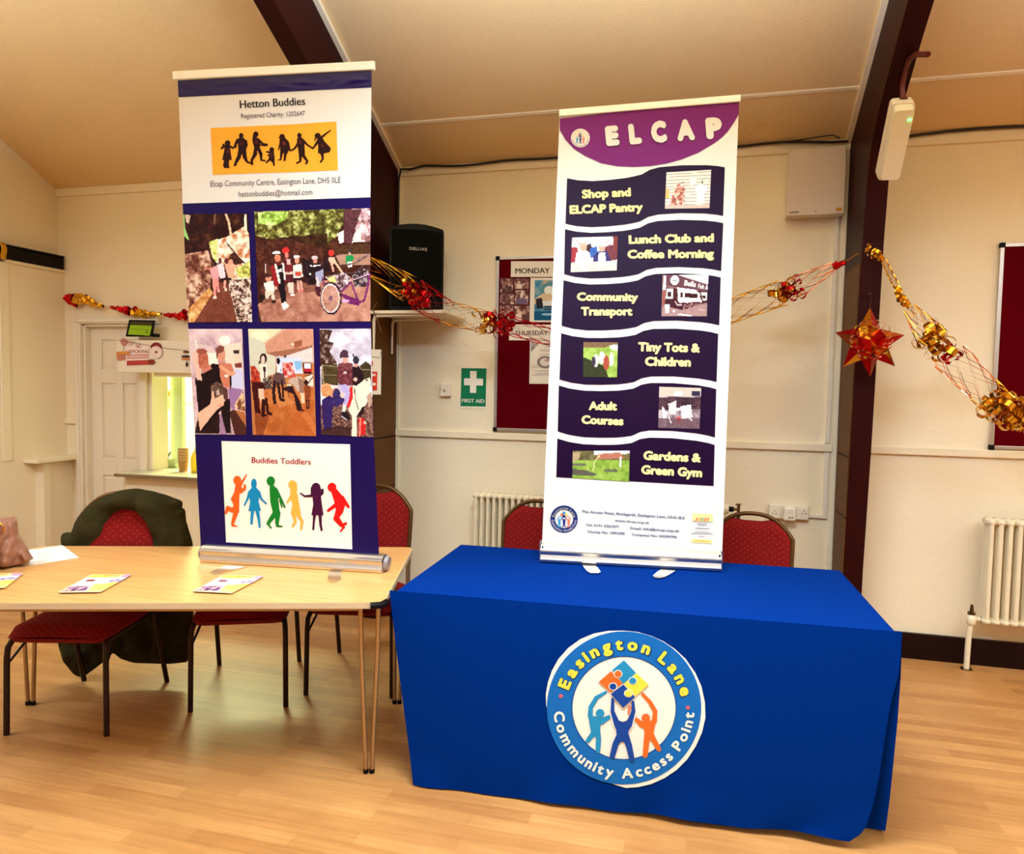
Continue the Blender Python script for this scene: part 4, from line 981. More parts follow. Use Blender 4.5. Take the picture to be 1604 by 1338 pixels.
# orange strip with seven black silhouettes
OB = BD.view((320, 180), 7.29)
mb = MB(); OB.poly(mb, [(72, 150), (560, 128), (1000, 108), (1508, 74), (1526, 632), (1000, 655), (540, 668), (96, 686)], (244, 160, 44), 2.6); mb.build('orange_panel', M['print'], SH)
K = (40, 16, 12)
mb = MB()
def P(*a): OB.poly(mb, list(a), K, 4)
def E_(cx, cy, rx, ry, rot=0): OB.ell(mb, cx, cy, rx, ry, K, 4, 16, rot)
def Ln(w, *a): OB.line(mb, list(a), w, K, 4)
# 1 little girl
E_(266, 322, 33, 32); P((240, 345), (290, 345), (300, 420), (314, 515), (204, 515), (225, 420)); Ln([30, 30, 22], (245, 350), (200, 380), (218, 340)); Ln([26, 24, 26], (285, 355), (330, 378), (352, 350)); P((225, 512), (284, 512), (280, 575), (290, 606), (228, 606), (214, 580))
# 2 boy
E_(421, 237, 27, 30); P((395, 262), (450, 262), (488, 310), (490, 350), (478, 400), (484, 480), (450, 500), (430, 445), (400, 510), (370, 500), (388, 400), (384, 320)); Ln([44, 30, 26], (385, 290), (358, 330), (356, 365)); Ln([36, 28], (472, 300), (484, 350)); Ln([48, 32, 26], (395, 480), (360, 545), (350, 570)); Ln([46, 26, 20], (462, 480), (488, 535), (520, 548)); Ln(16, (340, 575), (364, 574))
# 3 tall girl
E_(588, 222, 31, 33); Ln([50, 40], (578, 240), (568, 285)); P((556, 262), (618, 262), (640, 310), (634, 370), (664, 440), (640, 470), (606, 408), (580, 460), (556, 450), (570, 370), (550, 300)); Ln([36, 24, 30], (620, 290), (670, 332), (712, 342)); Ln([14, 14], (640, 345), (700, 350)); Ln([44, 30, 30], (585, 440), (540, 520), (545, 560)); Ln([40, 24, 18], (645, 440), (652, 515), (692, 522))
# 4 baby
E_(770, 400, 28, 32); P((742, 425), (796, 425), (804, 500), (800, 545), (770, 540), (735, 500)); Ln(18, (755, 430), (712, 420)); Ln(18, (752, 468), (728, 460)); Ln([26, 16], (745, 510), (706, 546)); Ln([26, 20], (790, 520), (796, 574))
# 5 girl in cape
E_(888, 250, 33, 33); Ln(10, (860, 266), (852, 260)); P((862, 270), (925, 262), (968, 310), (986, 400), (960, 410), (950, 442), (868, 432), (866, 350), (856, 320)); Ln([20, 12], (868, 320), (846, 400)); Ln([34, 18, 14], (882, 430), (872, 510), (846, 514)); Ln([34, 22, 14], (926, 430), (918, 515), (908, 522)); Ln(12, (970, 405), (1000, 408))
# 6 boy holding hands
E_(1086, 234, 26, 29); P((1060, 265), (1115, 258), (1142, 300), (1150, 450), (1080, 460), (1070, 380), (1056, 320)); Ln([30, 22, 18], (1070, 330), (1030, 385), (985, 408)); Ln([32, 20, 18], (1125, 290), (1180, 345), (1236, 380)); Ln([40, 26, 20], (1098, 450), (1096, 530), (1056, 550)); Ln([40, 26, 28], (1120, 450), (1178, 530), (1164, 552))
# 7 dancing girl
E_(1295, 238, 36, 33); Ln([16, 14], (1272, 262), (1262, 290)); P((1290, 270), (1340, 240), (1372, 300), (1446, 380), (1432, 425), (1380, 436), (1330, 446), (1298, 436), (1300, 360)); Ln([26, 18, 12], (1345, 250), (1400, 205), (1440, 176)); Ln([34, 18], (1300, 300), (1240, 384)); Ln([40, 24, 22], (1345, 440), (1354, 500), (1330, 536))
mb.build('child_silhouettes', M['print'], SH)
for ch, x, y in zip('BUDDIES', (275, 432, 600, 772, 912, 1100, 1350), (415, 315, 305, 455, 325, 305, 345)): mb = MB(); OB.text(mb, ch, (x-14, y+22), (x+12, y+21), 40, (120, 44, 30), 5.6, .02); mb.build('shirt_letter', M['print'], SH)
# toddlers panel
TBo = BD.view((280, 680), 4.718)
mb = MB(); TBo.poly(mb, [(316, 52), (1266, 76), (1282, 852), (350, 800)], (244, 234, 216), 1.6); mb.build('white_panel', M['print'], SH)
mb = MB(); TBo.text(mb, 'Buddies Toddlers', (538, 212), (976, 226), 42, (158, 38, 40), 3.4, .015); mb.build('heading_text', M['print'], SH)
def kid(col, *parts):
    mb = MB()
    for p in parts:
        k = p[0]
        if k == 'e': TBo.ell(mb, *p[1:5], col, 3.4, 18, p[5] if len(p) > 5 else 0)
        elif k == 'p': TBo.poly(mb, p[1], col, 3.4)
        else: TBo.line(mb, p[2], p[1], col, 3.4)
    mb.build('child_silhouette', M['print'], SH)
kid((236, 92, 26), ('e', 432, 342, 29, 33), ('p', [(420, 370), (455, 375), (470, 400), (448, 450), (446, 580), (395, 575), (404, 520), (384, 480), (410, 430)]), ('l', [22, 14, 10], [(458, 372), (480, 335), (500, 303)]), ('l', [26, 20, 18], [(460, 425), (488, 405), (488, 380)]), ('l', [46, 30], [(420, 565), (370, 555)]), ('l', [18, 30], [(348, 585), (362, 545)]), ('l', [38, 24, 18], [(425, 570), (398, 660), (400, 676)]), ('l', [16, 10], [(396, 675), (428, 682)]))
kid((16, 130, 176), ('e', 555, 368, 21, 38), ('p', [(540, 395), (572, 395), (600, 425), (590, 500), (608, 568), (514, 570), (528, 500), (512, 428)]), ('l', [24, 16, 12], [(524, 430), (508, 480), (486, 526)]), ('l', [24, 16, 12], [(590, 430), (610, 480), (646, 514)]), ('l', [26, 20, 18], [(546, 565), (540, 620), (538, 662)]), ('l', [28, 20, 14], [(580, 565), (592, 630), (598, 688)]))
kid((16, 118, 34), ('e', 680, 348, 31, 36), ('p', [(672, 375), (705, 380), (735, 430), (736, 490), (748, 590), (700, 600), (676, 500), (672, 420)]), ('l', [30, 18, 12], [(715, 410), (755, 480), (784, 542)]), ('l', [14, 10], [(748, 490), (762, 540)]), ('l', [44, 28, 24], [(718, 580), (668, 648), (662, 664)]), ('l', [16, 12], [(655, 660), (682, 694)]), ('l', [40, 26, 22], [(732, 585), (726, 660), (730, 678)]), ('l', [16, 10], [(728, 680), (764, 684)]))
kid((244, 172, 64), ('e', 840, 375, 30, 34), ('l', [24, 14], [(862, 370), (868, 420)]), ('p', [(826, 400), (866, 405), (882, 470), (902, 596), (828, 590), (840, 520), (824, 460)]), ('l', [24, 12], [(836, 450), (802, 508)]), ('l', [32, 20, 16], [(848, 590), (862, 650), (842, 682)]), ('l', [28, 20, 14], [(880, 590), (912, 650), (904, 706)]))
kid((66, 12, 50), ('l', [44, 44], [(1014, 425), (1014, 448)]), ('e', 1014, 398, 34, 38), ('l', [20, 20], [(985, 400), (985, 450)]), ('l', [20, 16], [(1042, 410), (1044, 450)]), ('p', [(988, 440), (1048, 440), (1058, 520), (1070, 600), (980, 600), (994, 520), (990, 480)]), ('l', [22, 14, 10], [(995, 455), (930, 460), (900, 438)]), ('l', [26, 20, 18], [(1040, 452), (1062, 435), (1062, 412)]), ('l', [24, 16, 16], [(1004, 595), (998, 650), (994, 704)]), ('l', [26, 18, 16], [(1044, 595), (1048, 670), (1056, 710)]))
kid((228, 20, 18), ('e', 1132, 394, 33, 34), ('p', [(1124, 420), (1166, 405), (1220, 470), (1232, 520), (1214, 580), (1170, 640), (1142, 630), (1160, 560), (1150, 500)]), ('l', [30, 20], [(1165, 520), (1104, 566)]), ('l', [34, 20], [(1205, 470), (1254, 538)]), ('l', [36, 26, 22], [(1160, 625), (1200, 675), (1234, 662)]), ('l', [26, 22, 12], [(1180, 630), (1218, 690), (1196, 720)]))

# -- photographs on the left banner
def place_photo(c, off, sc, corners, name='photo_print', b=BD, tt=None, lay=1.8):
    q = [b.p(off[0]+x/sc, off[1]+y/sc, lay) for x, y in corners]
    return c.put(name, q, M['photo'], tt or SH, b.N)
# 1 tunnel path with walkers
c = Canvas(48, 72, 825, 1298, 104, (110, 66, 44))
c.noise([(36, 8, 6), (60, 24, 14), (40, 12, 8), (96, 54, 36)], 90, seed=2)
c.noise([(120, 70, 50), (196, 150, 120), (90, 44, 30), (224, 190, 160), (150, 100, 78)], 70, [(48, 520), (330, 480), (370, 620), (340, 900), (100, 1298), (48, 1298)], 3, sharp=1.5)
c.noise([(210, 150, 84), (170, 106, 50), (236, 200, 140)], 60, [(60, 1150), (330, 900), (370, 960), (130, 1298), (60, 1298)], 4)
c.noise([(240, 226, 190), (216, 160, 120), (250, 240, 220), (190, 110, 70), (244, 210, 180)], 60, [(345, 390), (560, 330), (780, 210), (825, 300), (825, 800), (600, 820), (560, 640), (420, 620)], 6, sharp=1.4)
c.noise([(214, 220, 120), (160, 168, 50), (240, 240, 190)], 40, [(345, 385), (450, 350), (430, 620), (380, 560)], 7); c.noise([(200, 200, 90), (90, 90, 30), (236, 230, 170)], 30, [(650, 690), (825, 600), (825, 780), (690, 800)], 8)
c.noise([(190, 160, 140), (90, 56, 40), (230, 210, 190), (50, 24, 16), (210, 190, 170)], 34, [(560, 820), (825, 800), (825, 1298), (640, 1298), (570, 1000)], 9, sharp=1.8)
c.noise([(104, 50, 34), (124, 66, 46)], 50, [(370, 960), (450, 840), (540, 840), (600, 1050), (650, 1298), (130, 1298)], 10)
c.line([(560, 80), (590, 160), (610, 300)], 26, (216, 190, 150)); c.line([(430, 80), (420, 180)], 22, (120, 84, 60)); c.line([(790, 90), (786, 250)], 26, (240, 224, 190)); c.poly([(70, 80), (140, 85), (110, 180), (80, 160)], (206, 176, 150))
c.noise([(40, 14, 10), (90, 50, 40)], 20, [(600, 520), (640, 500), (760, 620), (650, 650), (570, 580)], 11)
c.line([(560, 400), (640, 500), (760, 630)], 14, (60, 30, 26))
c.ell(378, 640, 22, 32, (90, 46, 36)); c.poly([(340, 690), (430, 650), (455, 740), (440, 810), (370, 810)], (236, 156, 156)); c.poly([(365, 800), (440, 800), (450, 950), (425, 950), (415, 860), (405, 1000), (380, 1000)], (230, 140, 130)); c.line([(280, 690), (360, 680)], 18, (216, 130, 110)); c.ell(390, 1015, 22, 16, (236, 214, 190)); c.ell(438, 942, 14, 12, (236, 180, 170))
c.ell(470, 600, 22, 34, (110, 56, 44)); c.poly([(430, 640), (510, 630), (530, 790), (460, 800)], (240, 206, 206)); c.poly([(465, 800), (545, 790), (540, 830), (480, 840)], (40, 16, 16)); c.line([(520, 830), (512, 900)], 26, (230, 160, 140)); c.ell(524, 926, 16, 18, (226, 206, 180))
c.ell(546, 600, 26, 36, (90, 40, 34)); c.ell(602, 610, 22, 28, (226, 150, 120)); c.poly([(520, 640), (630, 630), (650, 700), (620, 790), (560, 790)], (236, 164, 130))
c.poly([(48, 80), (66, 80), (62, 220), (110, 370), (48, 320)], (150, 196, 110))
c.grain(9); place_photo(c, (280, 325), 7.233, [(50, 75), (788, 70), (832, 1297), (100, 1302)])
# 2 cycling group
c = Canvas(22, 30, 1340, 1295, 128, (90, 50, 40))
c.noise([(60, 24, 14), (84, 44, 24), (48, 16, 10)], 100, seed=12)
c.noise([(110, 106, 40), (60, 50, 16), (150, 150, 74), (80, 70, 26), (190, 190, 120)], 60, [(22, 30), (1060, 30), (1040, 200), (960, 330), (860, 420), (400, 400), (22, 300)], 13, sharp=1.5)
c.noise([(150, 190, 70), (176, 210, 100), (110, 130, 40), (220, 226, 160)], 50, [(60, 40), (420, 40), (380, 130), (230, 200), (60, 160)], 14, sharp=1.3)
c.noise([(40, 16, 8), (70, 44, 16), (54, 28, 12)], 60, [(300, 330), (860, 300), (850, 500), (300, 480)], 15)
c.noise([(70, 30, 20), (100, 56, 36), (50, 20, 14)], 40, [(22, 360), (330, 340), (800, 460), (800, 700), (22, 760)], 16)
c.noise([(200, 160, 160), (150, 100, 96), (226, 200, 190), (110, 70, 60)], 40, [(1130, 30), (1340, 30), (1340, 400), (1160, 400)], 17, sharp=1.3)
c.poly([(970, 300), (1050, 260), (1060, 400), (990, 410)], (236, 224, 196)); c.poly([(1150, 330), (1260, 170), (1230, 390), (1120, 410)], (232, 220, 190)); c.noise([(70, 34, 38), (96, 54, 54)], 30, [(1040, 40), (1240, 40), (1180, 240), (1130, 420), (1040, 400)], 18)
c.noise([(60, 30, 14), (80, 50, 26)], 30, [(930, 450), (1100, 420), (1340, 420), (1340, 540), (900, 530)], 19)
c.noise([(150, 108, 84), (170, 126, 100)], 60, [(940, 540), (1340, 530), (1340, 660), (1000, 660)], 20)
c.noise([(146, 90, 70), (170, 116, 92), (192, 140, 112)], 90, [(22, 1090), (380, 870), (700, 840), (1000, 800), (1340, 800), (1340, 1295), (60, 1295)], 21)
c.noise([(96, 50, 38), (120, 70, 52)], 60, [(60, 880), (700, 830), (760, 960), (500, 960), (60, 1100)], 22, a=.7)
# people
c.ell(160, 790, 34, 44, (214, 140, 110)); c.ell(150, 760, 40, 20, (60, 30, 26)); c.poly([(100, 850), (210, 815), (230, 900), (220, 960), (130, 950)], (236, 224, 206)); c.poly([(110, 930), (215, 930), (230, 1040), (195, 1040), (180, 970), (140, 1030), (110, 1010)], (226, 196, 170)); c.poly([(60, 960), (120, 1000), (60, 1080), (40, 1000)], (30, 14, 12)); c.ell(212, 1062, 28, 16, (30, 14, 14)); c.line([(130, 640), (130, 720)], 20, (226, 206, 190))
c.poly([(190, 660), (260, 620), (360, 640), (375, 830), (330, 870), (240, 890), (210, 800)], (140, 24, 30)); c.poly([(250, 640), (340, 630), (350, 900), (280, 890)], (30, 16, 18)); c.line([(250, 640), (290, 840)], 26, (236, 220, 204)); c.line([(335, 625), (355, 800)], 22, (232, 214, 200)); c.poly([(275, 690), (325, 680), (325, 720), (280, 725)], (226, 220, 210)); c.ell(275, 560, 34, 50, (206, 120, 92)); c.ell(265, 505, 46, 24, (230, 224, 214)); c.line([(230, 520), (305, 520)], 16, (40, 20, 20)); c.poly([(270, 880), (355, 870), (360, 1080), (310, 1090)], (26, 12, 16)); c.poly([(300, 1090), (350, 1060), (400, 1110), (330, 1165)], (240, 226, 210)); c.ell(246, 905, 18, 18, (220, 160, 130))
c.ell(372, 478, 44, 34, (214, 40, 36)); c.ell(385, 530, 22, 34, (200, 120, 100)); c.poly([(345, 560), (430, 560), (450, 700), (440, 840), (370, 830)], (84, 28, 34)); c.poly([(375, 575), (425, 570), (430, 640), (385, 640)], (220, 170, 160)); c.poly([(380, 850), (455, 840), (460, 960), (400, 970)], (230, 190, 170)); c.line([(370, 740), (440, 730)], 30, (224, 180, 160)); c.ell(440, 985, 30, 14, (240, 226, 214)); c.poly([(370, 640), (440, 640), (440, 720), (380, 730)], (110, 30, 34))
c.ell(500, 590, 30, 36, (210, 140, 110)); c.ell(496, 548, 36, 18, (220, 206, 196)); c.poly([(450, 650), (550, 630), (566, 780), (460, 800)], (238, 220, 200)); c.poly([(470, 720), (545, 715), (545, 770), (475, 775)], (190, 70, 50)); c.poly([(455, 795), (560, 785), (555, 830), (470, 840)], (50, 20, 24)); c.line([(505, 830), (515, 940)], 26, (226, 160, 136)); c.line([(540, 830), (552, 930)], 24, (226, 160, 136)); c.ell(518, 945, 18, 14, (226, 110, 100)); c.ell(552, 938, 16, 14, (226, 110, 100))
c.noise([(34, 16, 20), (60, 34, 40), (20, 8, 10)], 30, [(560, 560), (660, 600), (790, 640), (760, 860), (620, 880), (580, 760)], 24); c.ell(706, 566, 38, 22, (200, 180, 176)); c.ell(712, 604, 24, 28, (196, 130, 110)); c.line([(690, 660), (770, 650)], 14, (230, 216, 210)); c.ell(664, 656, 10, 10, (240, 230, 220)); c.ell(650, 750, 16, 12, (236, 226, 216)); c.poly([(710, 730), (800, 700), (810, 780), (760, 860), (720, 830)], (150, 150, 170)); c.line([(730, 800), (745, 900)], 30, (224, 190, 180)); c.poly([(700, 900), (780, 890), (760, 1010), (720, 1000)], (70, 26, 34))
c.ell(898, 516, 32, 34, (216, 48, 40)); c.poly([(850, 570), (930, 560), (950, 620), (900, 660)], (210, 170, 140)); c.poly([(800, 580), (860, 560), (880, 700), (800, 720)], (40, 20, 22)); c.line([(900, 640), (920, 720)], 26, (216, 150, 120)); c.poly([(820, 640), (900, 680), (880, 740), (820, 720)], (34, 16, 18))
c.ell(1106, 500, 26, 20, (60, 50, 50)); c.ell(1104, 530, 16, 18, (200, 150, 120)); c.poly([(1060, 550), (1140, 545), (1160, 590), (1120, 630), (1060, 640)], (30, 130, 66)); c.poly([(1080, 620), (1130, 620), (1140, 670), (1090, 690)], (216, 200, 190))
c.line([(1000, 660), (1160, 640), (1300, 560)], 12, (60, 40, 40)); c.line([(1040, 750), (1180, 740), (1260, 660)], 14, (80, 60, 60)); c.line([(940, 620), (1020, 740)], 22, (214, 170, 130)); c.line([(1180, 600), (1310, 545)], 16, (130, 100, 100))
c.noise([(150, 120, 120), (90, 60, 60), (214, 196, 190), (60, 40, 44)], 30, [(820, 780), (1040, 740), (1120, 800), (1080, 900), (1010, 950), (900, 860)], 25, sharp=1.6)
c.poly([(850, 800), (930, 770), (950, 850), (900, 870)], (224, 200, 120)); c.noise([(70, 50, 50), (160, 140, 134), (40, 24, 26)], 26, [(1130, 780), (1300, 680), (1340, 800), (1290, 900), (1160, 900)], 26, sharp=1.8)
PUR = (110, 38, 86)
c.line([(1000, 990), (1210, 1080), (1270, 1060), (1310, 900), (1330, 760)], 26, PUR); c.line([(800, 860), (900, 860), (1000, 960)], 22, PUR); c.line([(1010, 960), (1120, 850), (1200, 1060)], 22, PUR); c.poly([(1000, 970), (1220, 1050), (1210, 1120), (1080, 1090)], (104, 30, 80)); c.ell(1050, 1060, 50, 18, (200, 150, 180)); c.line([(1150, 820), (1330, 760)], 10, (220, 170, 190)); c.line([(790, 790), (810, 870)], 14, PUR)
def ell_ring(c, cx, cy, rx, ry, w, col):
    d = np.sqrt(((c.X-cx)/rx)**2+((c.Y-cy)/ry)**2); c.fill(np.abs(d-1) < w, col)
ell_ring(c, 888, 1030, 116, 176, .06, (40, 20, 24)); ell_ring(c, 880, 1030, 100, 158, .05, (226, 206, 200))
for k in range(9):
    a = PI*k/9; c.line([(884-92*math.cos(a), 1030-148*math.sin(a)), (884+92*math.cos(a), 1030+148*math.sin(a))], 6, (196, 160, 150), .6)
c.ell(884, 1030, 24, 30, (120, 80, 100)); c.grain(9)
place_photo(c, (395, 325), 7.232, [(24, 48), (1338, 8), (1340, 1290), (72, 1297)])
# 3 two women with a small animal
c = Canvas(35, 42, 715, 1275, 84, (190, 160, 170))
c.noise([(176, 140, 146), (206, 176, 176), (226, 200, 196)], 200, seed=31); c.ell(490, 175, 75, 55, (255, 246, 224)); c.ell(490, 175, 120, 90, (240, 214, 200), .4)
c.poly([(35, 200), (330, 240), (380, 330), (280, 460), (35, 400)], (210, 186, 180)); c.poly([(480, 230), (700, 190), (700, 520), (560, 540), (480, 400)], (220, 204, 180)); c.poly([(590, 290), (680, 270), (680, 460), (600, 460)], (226, 196, 166)); c.poly([(590, 290), (670, 280), (668, 325), (600, 325)], (50, 30, 34)); c.poly([(600, 440), (690, 430), (690, 490), (610, 490)], (120, 50, 44))
c.poly([(250, 320), (380, 320), (400, 470), (270, 460)], (240, 226, 206)); c.poly([(550, 510), (700, 500), (700, 740), (550, 720)], (196, 196, 216)); c.poly([(510, 720), (690, 740), (560, 1000), (500, 900)], (150, 110, 150)); c.poly([(35, 1270), (110, 1000), (400, 1040), (440, 1270)], (40, 18, 20)); c.poly([(380, 1040), (420, 1030), (460, 1275), (360, 1275)], (160, 120, 146))
c.noise([(216, 170, 120), (110, 60, 40), (236, 214, 170)], 40, [(570, 930), (700, 750), (715, 1010), (600, 970)], 32, sharp=1.6); c.poly([(580, 980), (710, 1010), (715, 1170), (570, 1100)], (170, 100, 54)); c.poly([(500, 1000), (575, 980), (715, 1180), (715, 1275), (560, 1275)], (70, 34, 26))
c.poly([(85, 620), (170, 560), (320, 440), (400, 450), (440, 600), (430, 950), (260, 1150), (110, 1260)], (26, 10, 12)); c.poly([(400, 880), (520, 850), (510, 1260), (450, 1260), (400, 1040)], (28, 12, 14))
c.poly([(60, 330), (130, 270), (160, 300), (170, 640), (110, 630)], (226, 180, 160)); c.ell(205, 400, 68, 120, (180, 96, 74)); c.ell(190, 300, 70, 34, (150, 80, 60)); c.poly([(160, 470), (280, 450), (310, 500), (190, 560)], (196, 120, 96)); c.line([(120, 180), (130, 250)], 22, (236, 220, 206)); c.noise([(150, 70, 50), (196, 120, 90)], 30, [(140, 330), (260, 330), (260, 500), (150, 500)], 33, a=.6)
c.ell(435, 330, 54, 92, (206, 140, 110)); c.poly([(370, 270), (420, 230), (480, 250), (470, 300), (400, 330), (380, 400)], (120, 66, 54)); c.poly([(400, 430), (560, 440), (600, 560), (540, 600), (520, 740), (440, 700), (410, 600)], (196, 116, 86)); c.line([(430, 480), (540, 560), (590, 550)], 40, (226, 156, 120)); c.poly([(530, 590), (556, 580), (550, 700), (530, 760)], (34, 16, 20)); c.ell(490, 585, 26, 18, (240, 220, 200))
c.noise([(96, 66, 50), (140, 110, 90), (60, 34, 26)], 22, [(290, 680), (380, 650), (440, 700), (430, 830), (330, 840), (270, 750)], 34, sharp=1.5); c.ell(370, 780, 22, 36, (190, 160, 146)); c.poly([(430, 700), (500, 740), (500, 860), (440, 880)], (84, 50, 44))
SK = (236, 178, 146); c.poly([(85, 1030), (260, 920), (300, 780), (330, 850), (430, 800), (440, 920), (350, 980), (270, 1060), (110, 1235)], SK); c.line([(350, 880), (440, 870)], 34, SK); c.line([(360, 930), (420, 925)], 30, (226, 160, 130)); c.line([(300, 860), (304, 780)], 28, SK)
c.grain(8); place_photo(c, (290, 510), 7.433, [(35, 40), (664, 40), (715, 1272), (112, 1265)])
# 4 sports hall
c = Canvas(28, 40, 818, 1288, 92, (180, 110, 60))
c.poly([(28, 40), (818, 40), (818, 430), (28, 500)], (200, 160, 136)); c.noise([(206, 150, 120), (190, 130, 100)], 100, [(230, 210), (500, 40), (818, 40), (818, 230), (240, 320)], 41); c.poly([(28, 40), (440, 40), (220, 205), (28, 130)], (232, 206, 160)); c.ell(170, 110, 110, 60, (246, 228, 190), .7)
c.poly([(28, 120), (220, 200), (240, 330), (350, 360), (350, 560), (28, 640)], (200, 196, 170)); c.poly([(240, 320), (800, 230), (800, 260), (480, 350), (350, 356)], (150, 96, 70)); c.poly([(480, 350), (800, 250), (800, 420), (660, 420), (520, 390)], (216, 196, 186)); c.poly([(580, 190), (680, 160), (685, 230), (590, 260)], (146, 84, 56)); c.ell(566, 214, 12, 14, (246, 220, 190)); c.poly([(360, 360), (660, 380), (680, 560), (360, 560)], (196, 204, 220)); c.poly([(570, 410), (670, 410), (660, 500), (600, 520)], (130, 176, 206))
c.noise([(200, 60, 50), (230, 200, 190), (150, 30, 30), (220, 120, 100)], 26, [(430, 430), (560, 430), (580, 560), (620, 600), (430, 600)], 42, sharp=1.7); c.poly([(680, 425), (780, 425), (780, 560), (690, 560)], (60, 14, 20)); c.poly([(695, 435), (775, 432), (775, 495), (700, 498)], (240, 232, 226)); c.poly([(700, 505), (780, 500), (780, 530), (700, 532)], (190, 20, 40)); c.poly([(700, 600), (800, 560), (800, 700), (740, 700)], (226, 206, 186))
c.noise([(178, 98, 44), (196, 116, 58), (160, 82, 34)], 140, [(60, 1288), (70, 760), (260, 720), (560, 720), (800, 720), (818, 1288)], 43); c.poly([(240, 760), (420, 740), (560, 900), (380, 960)], (206, 136, 80), .6); c.poly([(560, 1020), (700, 960), (818, 1288), (460, 1288)], (176, 88, 36), .6); c.poly([(640, 1030), (720, 1000), (818, 1160), (818, 1288), (740, 1180)], (204, 120, 66), .6); c.poly([(60, 960), (250, 1050), (160, 1288), (70, 1288)], (110, 44, 20), .6)
c.ell(202, 380, 44, 60, (48, 14, 12)); c.ell(196, 395, 22, 44, (230, 190, 170)); c.poly([(150, 450), (240, 450), (250, 560), (240, 640), (200, 740), (160, 640)], (226, 214, 190)); c.poly([(190, 480), (222, 480), (220, 620), (205, 620)], (60, 30, 30)); c.poly([(140, 420), (160, 400), (170, 440), (140, 450)], (50, 20, 16)); c.noise([(80, 60, 50), (160, 150, 130), (50, 30, 26)], 26, [(180, 620), (290, 590), (290, 740), (190, 740)], 44, sharp=1.5)
c.noise([(170, 50, 30), (110, 30, 20), (210, 110, 70)], 30, [(40, 470), (90, 470), (150, 560), (150, 660), (40, 660)], 45); c.poly([(40, 660), (180, 660), (220, 740), (120, 760), (140, 1040), (70, 1020)], (60, 14, 12)); c.poly([(120, 740), (190, 740), (192, 880), (150, 900), (120, 820)], (222, 180, 150)); c.line([(180, 880), (170, 1050)], 46, (46, 12, 12)); c.line([(215, 860), (230, 1020), (270, 1036)], 36, (46, 12, 12)); c.ell(180, 1050, 40, 14, (40, 10, 10))
c.poly([(300, 610), (350, 540), (440, 560), (470, 680), (380, 690), (300, 670)], (96, 64, 60)); c.line([(330, 660), (310, 780), (322, 900)], 42, (44, 20, 22)); c.line([(370, 680), (395, 860), (430, 870)], 36, (40, 16, 18)); c.line([(420, 640), (430, 830)], 26, (50, 20, 20)); c.ell(398, 520, 20, 18, (50, 20, 16)); c.ell(382, 410, 22, 40, (30, 14, 18)); c.poly([(360, 460), (410, 460), (410, 540), (360, 540)], (226, 220, 214)); c.ell(468, 360, 12, 20, (60, 50, 60))
c.poly([(480, 650), (560, 600), (650, 590), (690, 640), (670, 780), (610, 770), (560, 690)], (186, 160, 140)); c.poly([(620, 600), (690, 640), (680, 780), (630, 780)], (140, 104, 86)); c.poly([(440, 720), (540, 690), (640, 900), (660, 980), (590, 980), (560, 800), (440, 750)], (40, 16, 20)); c.ell(640, 985, 44, 12, (50, 20, 16)); c.ell(505, 690, 30, 16, (200, 190, 150)); c.line([(490, 740), (496, 840)], 8, (90, 40, 30))
c.ell(716, 660, 26, 34, (50, 16, 14)); c.poly([(690, 690), (760, 690), (770, 800), (740, 880), (700, 880)], (130, 60, 30)); c.line([(715, 870), (715, 960)], 20, (60, 20, 16)); c.line([(745, 870), (735, 960)], 18, (60, 20, 16)); c.line([(700, 580), (800, 560)], 10, (60, 24, 26)); c.line([(745, 660), (800, 590)], 12, (60, 24, 30)); c.poly([(640, 780), (690, 780), (690, 900), (650, 900)], (226, 186, 150))
c.grain(9); place_photo(c, (385, 510), 7.43, [(28, 40), (785, 40), (818, 1288), (80, 1272)])
# 5 horse riding
c = Canvas(42, 36, 668, 1300, 80, (200, 190, 190))
c.noise([(226, 216, 214), (196, 184, 190), (236, 228, 222), (176, 164, 172)], 150, seed=51); c.noise([(44, 20, 14), (70, 44, 30), (190, 170, 160)], 40, [(42, 40), (200, 50), (150, 180), (215, 200), (160, 300), (210, 370), (250, 440), (42, 480)], 52, sharp=.9)
c.noise([(60, 50, 26), (80, 64, 36)], 60, [(60, 460), (250, 450), (260, 700), (60, 700)], 53); c.poly([(530, 460), (600, 410), (660, 460), (660, 700), (540, 700)], (60, 48, 26)); c.line([(60, 465), (240, 478)], 10, (150, 130, 96)); c.line([(66, 470), (80, 680)], 14, (176, 150, 120)); c.line([(70, 580), (250, 575)], 8, (140, 120, 90)); c.line([(540, 505), (650, 505)], 8, (150, 130, 100))
c.noise([(110, 74, 62), (70, 40, 34), (150, 112, 96)], 24, [(42, 940), (668, 820), (668, 1300), (42, 1300)], 54, sharp=1.5)
c.poly([(430, 700), (560, 630), (640, 600), (655, 640), (640, 800), (580, 930), (500, 1010), (470, 1060), (470, 1300), (410, 1300), (420, 1060), (380, 1000), (390, 860)], (232, 214, 186)); c.poly([(140, 690), (260, 710), (200, 790), (130, 740)], (236, 220, 200)); c.line([(455, 720), (460, 850), (500, 980)], 10, (90, 60, 44)); c.poly([(480, 1060), (540, 950), (575, 930), (560, 1010), (520, 1070)], (40, 20, 20)); c.poly([(600, 820), (660, 760), (660, 900), (620, 960)], (176, 140, 116)); c.ell(606, 630, 14, 12, (120, 90, 70))
c.poly([(400, 720), (430, 700), (430, 850), (390, 960), (360, 950), (370, 860)], (200, 34, 36)); c.ell(230, 830, 60, 100, (190, 120, 90)); c.ell(240, 830, 50, 92, (50, 44, 90))
